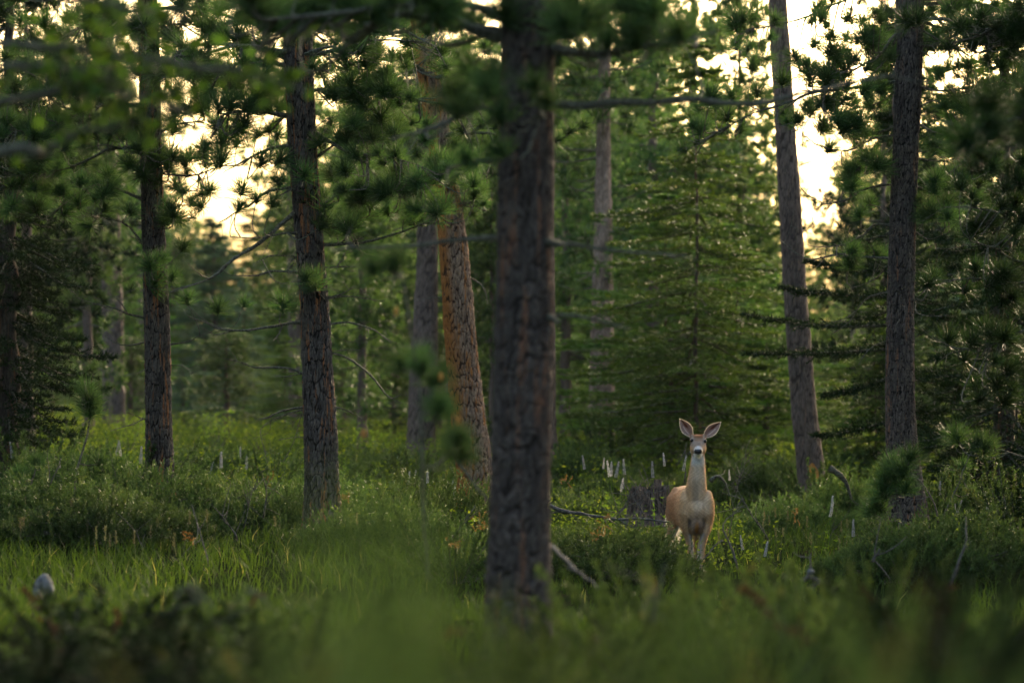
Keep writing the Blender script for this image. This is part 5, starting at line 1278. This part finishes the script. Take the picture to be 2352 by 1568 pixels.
# ------------------------------------------------------------------ aspen: leaves hanging in at the upper left
def aspen():
    D = 14.0; rg = np.random.default_rng(90); xb = -2.45; zb = float(gz(xb, D))
    root = thing("aspen_tree", "aspen whose blurred green leaves hang across the upper left corner", "aspen tree", (xb, D, zb))
    T = simple_trunk(6, .07, 4, 12); mt = simple("aspen_bark", (.30, .31, .26), (.5, .5, .44), 12, .7, stretch=(1, 1, 4)); part("trunk", (T[0] + [xb, D, zb], T[1], T[2]), mt, root, smooth=True)
    me = []
    for k in range(3):
        r = np.random.default_rng(k); a = np.linspace(0, 2 * math.pi, 12, endpoint=False); rr = .027 * (1 + .05 * np.cos(a * 7)) * (1 + .22 * np.cos(a) ** 9 - .18 * np.cos(a))
        V = np.stack([rr * np.cos(a) * 1.1 + .03, rr * np.sin(a) * .85, .006 * np.cos(a * 2 + k)], -1); V = np.vstack([V, [.03, 0, -.003 * (k + 1)]]); i = np.arange(12)
        me.append(new_mesh("leaf", V, [np.stack([i, (i + 1) % 12, np.full(12, 12)], -1)], M["aspen"], True, {"tint": np.clip(r.normal(.5, .2, 13), 0, .8)}))
    bl = [[(-400, 60), (-100, 90), (150, 110), (400, 150), (560, 165), (700, 200)], [(-400, -40), (0, -20), (250, 10), (430, 50)], [(-380, 250), (0, 230), (200, 200), (330, 220), (440, 260)],
          [(-380, 380), (40, 345), (100, 350), (180, 305), (300, 285)], [(-300, 140), (0, 150), (180, 160), (300, 230)]]
    spots = []
    for bi, b in enumerate(bl):
        p = [P(x, y, D + rg.uniform(-.25, .25)) for x, y in b]; q = wiggle(np.array(p), .008, rg, 40); bo = part("branch", tube(q, np.linspace(.02, .004, 40) if bi != 3 else np.linspace(.028, .006, 40), 6), M["twig"], root, origin=q[0])
        n = [95, 60, 70, 30, 70][bi]; tw = []
        for _ in range(n):
            i = int(rg.uniform(.35 if bi else .3, 1) ** .8 * 39); e = q[i] + rg.normal(size=3) * [.07, .09, .08]
            if bi == 0 and i > 31: e = q[i] + rg.normal(size=3) * [.04, .06, .04]
            o = link("leaf", me[rg.integers(3)], bo, e); o.rotation_euler = (rg.normal() * .9 + 1.2, rg.normal() * .6, rg.random() * 6.28); sc = rg.uniform(.6, 1.1); o.scale = (sc, sc, sc)
            tw.append(tube(np.array([q[i], (q[i] + e) / 2 + [0, 0, .01], e]), [.002, .0015, .001], 3))
        part("leaf_stalks", join(tw), M["twig"], bo, kind="stuff")
aspen()

# ------------------------------------------------------------------ sticks, logs, stump, stones
def stick(label, pts, D, r, twigs=0, mat="deadwood", name="fallen_branch", cat="fallen branch", rough=.01, n=None, group=None, lift=0.0):
    rg = np.random.default_rng(int(pts[0][0] * 7 + pts[0][1])); p = np.array([P(q[0], q[1], (q[2] if len(q) > 2 else D)) for q in pts]); q = wiggle(p, rough, rg, n); L = np.sum(np.linalg.norm(np.diff(q, axis=0), axis=1))
    rad = r * (1 - .6 * np.linspace(0, 1, len(q))) * (1 + .12 * rg.normal(size=len(q))); gs = [tube(q, np.maximum(rad, .002), 8)]
    for _ in range(twigs):
        i = rg.integers(1, len(q)); d = unit(unit(q[i] - q[i - 1]) * .6 + rg.normal(size=3) * [.8, .4, .9]); l = rg.uniform(.06, .28)
        gs.append(tube(wiggle(np.array([q[i], q[i] + d * l * .5 + rg.normal(size=3) * .01, q[i] + d * l]), .006, rg, 6), np.linspace(min(.006, r * .5), .0018, 6), 4))
    V, F, a = join(gs); me = new_mesh(name, V - p[0], F, M[mat], True, a); return thing(name, label, cat, p[0], group, me)
stick("long grey fallen branch lying from the thick trunk towards the deer", [(1262, 1160), (1300, 1172), (1340, 1180), (1400, 1192), (1460, 1190), (1535, 1196)], 31.5, .018, 9)
stick("ridged straight fallen stem in the grass left of the deer's feet", [(1130, 1248), (1280, 1250), (1400, 1252), (1530, 1258)], 29.5, .016, 5)
stick("grey dead limb sloping down right from the foot of the thick trunk", [(1255, 1245, 19.5), (1300, 1285, 19), (1340, 1320, 18.7), (1376, 1350, 18.5)], 19, .011, 1)
stick("blurred dead limb leaning on the thick trunk from upper left", [(1035, 1035), (1070, 1085), (1100, 1125), (1150, 1165)], 19.6, .010, 1)
stick("grey leaning stick among junipers at the left edge", [(75, 1210), (95, 1150), (135, 1070)], 30, .011, 2, cat="stick", name="stick")
stick("thin grey stick below the dark left trunk, in the grass", [(480, 1300), (460, 1230), (440, 1160)], 27, .006, 3, cat="stick", name="stick")
stick("thin crooked grey twig between the two dark left pines, upright", [(545, 1240), (528, 1210), (510, 1190), (530, 1110)], 29, .006, 6, cat="stick", name="stick")
stick("reddish dead shoot left of the tall dark trunk's foot", [(605, 1190), (610, 1130), (600, 1080)], 29.5, .008, 8, "twig", cat="dead shoot", name="dead_shoot")
stick("second dead shoot leaning beside the reddish one", [(560, 1210), (572, 1150), (590, 1100)], 29.6, .006, 9, "twig", cat="dead shoot", name="dead_shoot")
stick("pale stick poking from the juniper left of the thick trunk", [(1040, 1235), (1065, 1195), (1090, 1160)], 28, .008, 2, cat="stick", name="stick")
stick("crooked grey branch curving up just right of the deer's legs", [(1697, 1310), (1685, 1260), (1662, 1215), (1670, 1190), (1700, 1170)], 29, .009, 3)
stick("thin grey branch beside the curved one right of the deer", [(1660, 1240), (1640, 1250), (1618, 1280), (1600, 1300)], 29, .008, 1)
stick("dark slanting twig in the juniper right of the deer's flank", [(1765, 1240), (1745, 1205), (1715, 1160), (1690, 1140)], 30, .008, 6, "twig")
stick("short grey twig standing in the grass right of the deer's feet", [(1848, 1335), (1862, 1300), (1864, 1270)], 24, .009, 1, cat="stick", name="stick")
stick("thick weathered stick leaning in the right junipers", [(2180, 1345), (2195, 1300), (2218, 1245)], 23, .012, 2, cat="stick", name="stick")
stick("grey stub of a branch low in the right corner junipers", [(2005, 1290), (2020, 1260)], 26, .012, 3, cat="stick", name="stick")
stick("dark curved dead bough behind the leaning grey trunk's foot", [(1905, 1075), (1935, 1100), (1955, 1145)], 38, .035, 2, "twig")
stick("bent grey twig between the young pine and the right lupines", [(2155, 1200), (2145, 1150), (2120, 1110), (2095, 1090)], 31.5, .008, 2, cat="stick", name="stick")
stick("pale dead branch at the bottom, blurred, right of the deer", [(1905, 1340), (1860, 1320), (1830, 1340)], 20, .010, 3)
stick("dark blurred branch end in the lower left junipers", [(405, 1370), (440, 1352), (495, 1395)], 14, .008, 2, "twig")
stick("second dark blurred branch end at lower left, right one", [(565, 1355), (600, 1370), (635, 1398)], 14, .008, 2, "twig")
stick("thick blurred grey stalk below the deer, out of focus", [(1500, 1430), (1505, 1380), (1530, 1300)], 13.5, .006, 2)
stick("bare grey twiggy dead bush in front of the old stump", [(1410, 1195), (1440, 1160), (1455, 1130)], 33, .008, 26, cat="dead bush", name="dead_bush")
stick("second bare twiggy dead bush right of the first, by the stump", [(1480, 1185), (1470, 1150), (1490, 1125)], 33, .008, 24, cat="dead bush", name="dead_bush")
stick("reddish brown dead twiggy bush right of the deer's shoulder", [(1690, 1130), (1700, 1090), (1712, 1050)], 37, .008, 26, "twig", cat="dead bush", name="dead_bush")
stick("grey upright dead stem behind the deer's left ear side", [(1572, 1110), (1574, 1050), (1580, 1020)], 36, .008, 1, cat="stick", name="stick")
stick("charred looking dead branch just behind the deer's right shoulder", [(1632, 1105), (1650, 1095), (1668, 1110)], 36, .02, 4, "twig")
for k, (x, y) in enumerate([(1300, 1150), (1345, 1150), (1395, 1110), (870, 1150), (960, 1190), (1010, 1150), (700, 1180), (250, 1210), (330, 1240), (1905, 1225), (1780, 1180), (2000, 1225)]):
    dxx = [18, -15, 12, -20, 14, 22, -12, 18, -16, 14, -14, 20][k]
    stick("thin dead twig " + ["right of the thick blurred trunk", "above the long fallen branch", "left of the old stump", "right of the tall dark trunk's foot", "beside the tiny tree shaped juniper", "under the leaning orange trunk",
          "in front of the tall dark trunk", "in the left junipers above the grass", "in front of the leftmost dark trunk", "in the grass near the young pine", "in the juniper by the deer's flank", "just left of the young pine's stem"][k],
          [(x, y + 45), (x + dxx * .3, y + 15), (x + dxx, y - 20)], float(ground_px(x, y + 30)[1]) - .5, .005, 6, cat="twig", name="dead_twig")

def stump():
    D = 36.0; c = P(1490, 1178, D); rg = np.random.default_rng(3); nt_, nz = 64, 14; fur_ = .05 * rg.normal(size=64); th = np.linspace(0, 6.283, nt_, endpoint=False); V = []
    for k in range(nz):
        z = k / (nz - 1); r = .19 * (1 - .12 * z) * (1 + .35 * (1 - z) ** 3) * (1 + .06 * np.sin(th * 9 + 1) + fur_ + .006 * rg.normal(size=nt_))
        V.append(np.stack([r * np.cos(th), r * np.sin(th), -.12 + z * .33 + (k >= nz - 2) * (z > .9) * (.5 * fur_ + .03 * np.sin(th * 2))], -1))
    for s_ in (.8, .45): V.append(V[nz - 1] * [s_, s_, 1] + [0, 0, -.006])
    V = np.vstack(V + [[0, 0, .2]]); m = nz + 2; i = np.arange(m - 1)[:, None] * nt_; j = np.arange(nt_)[None]
    q = np.stack([i + j, i + (j + 1) % nt_, i + nt_ + (j + 1) % nt_, i + nt_ + j], -1).reshape(-1, 4); jj = np.arange(nt_); t = np.stack([(m - 1) * nt_ + jj, (m - 1) * nt_ + (jj + 1) % nt_, np.full(nt_, m * nt_)], -1)
    thing("tree_stump", "old grey weathered tree stump behind the deer on the left", "tree stump", c, None, new_mesh("tree_stump", V, [q, t], M["stump"], False))
stump()
def stone(label, px, py, D, r, seed, mat="rock", cat="rock"):
    rg = np.random.default_rng(seed); c = P(px, py, D); g = ball((0, 0, 0), r, 24); V = g[0]; d = unit(V); n = np.zeros(len(V))
    for k in range(6):
        a = rg.normal(size=3); n += np.abs(np.sin(d @ a * 2.2 + rg.random() * 6)) * .12
    V = V * (1 + n - .3)[:, None]; thing("rock", label, cat, c, None, new_mesh("rock", V, g[1], M[mat], False))
stone("grey lichened rock standing in the grass at lower left", 100, 1350, 21.5, (.048, .045, .075), 1)
stone("small pale rounded stone in the grass right of the deer", 1862, 1312, 22, (.02, .018, .015), 2)
# dead orange foliage tips on junipers
for k, (x, y, D) in enumerate([(1106, 1212, 27), (1042, 1252, 26), (1105, 1190, 28), (1378, 1230, 27), (1388, 1200, 28), (440, 1228, 26), (620, 1105, 30), (800, 1140, 31), (1300, 1105, 32), (1830, 1190, 28)]):
    rg = np.random.default_rng(k); c = P(x, y, D); n = 8; p0 = c + rg.normal(size=(n, 3)) * .018; p1 = p0 + unit(rg.normal(size=(n, 3)) + [0, 0, .4]) * .05
    V, F, a = needles(p0, p1, 12, .016, .006, .7, rg, rg.random(n)); M.setdefault("dead_spray", foliage("dead_spray", (.15, .075, .025), (.26, .14, .05), trans=.3))
    thing("withered_spray", "withered orange juniper spray " + ["left of the thick blurred trunk, brightest one", "low left of the thick trunk", "just above the brightest one by the thick trunk", "below the long fallen branch", "at the fallen branch, right of the thick trunk",
          "in the dark junipers at left", "in front of the tall dark pine, left", "at the tall dark pine's foot, right", "right of the thick trunk by the yellow shrub", "in the junipers right of the deer"][k], "withered spray", c, None, new_mesh("withered_spray", V - c, F, M["dead_spray"], False, a))
# seed heads standing above the grass
for k in range(46):
    rg = np.random.default_rng(500 + k); px = rg.choice([rg.uniform(30, 1120), rg.uniform(1640, 1960)]); g = ground_px(px, rg.uniform(1230, 1330)); h = rg.uniform(.22, .36); e = g + [rg.normal() * .04, 0, h]
    st = tube(np.array([g, (g + e) / 2, e]), [.0014, .0012, .001], 3); n = 30; u = rg.random((n, 1)); p0 = e - np.array([0, 0, .09]) * u; p1 = p0 + unit(rg.normal(size=(n, 3)) * [.5, .5, .3] + [0, 0, 1]) * .012
    hd = needles(p0, p1, 4, .012, .005, .4, rg, 1.0); V, F, a = join([st, hd]); M.setdefault('straw', foliage('straw_head', (.13, .125, .07), (.20, .18, .11), trans=.3))
    thing("grass_seed_head", "straw coloured grass seed head standing above the " + ("left meadow grass" if px < 1200 else "grass right of the deer"), "seed head", g, "pale seed heads in the " + ("left meadow" if px < 1200 else "right meadow"), new_mesh("grass_seed_head", V - g, F, M["straw"], False, {"tint": np.ones(len(V)) * .5}))

# ------------------------------------------------------------------ thin evening haze in the forest air
hz, nt, bs, out = mat_new("haze_air"); nt.nodes.remove(bs)
pv = nt.nodes.new("ShaderNodeVolumePrincipled"); pv.inputs["Color"].default_value = (.9, .93, .9, 1); pv.inputs["Density"].default_value = .00007; pv.inputs["Anisotropy"].default_value = 0.0
nt.links.new(pv.outputs[0], out.inputs["Volume"])
x0, x1, y0, y1, z0, z1 = -60, 60, -20, 150, -14, 16
Vz = np.array([[x, y, z] for z in (z0, z1) for y in (y0, y1) for x in (x0, x1)], float)
o = link("haze", new_mesh("haze", Vz, np.array([[0, 2, 3, 1], [4, 5, 7, 6], [0, 1, 5, 4], [2, 6, 7, 3], [0, 4, 6, 2], [1, 3, 7, 5]]), hz)); o["kind"] = "stuff"
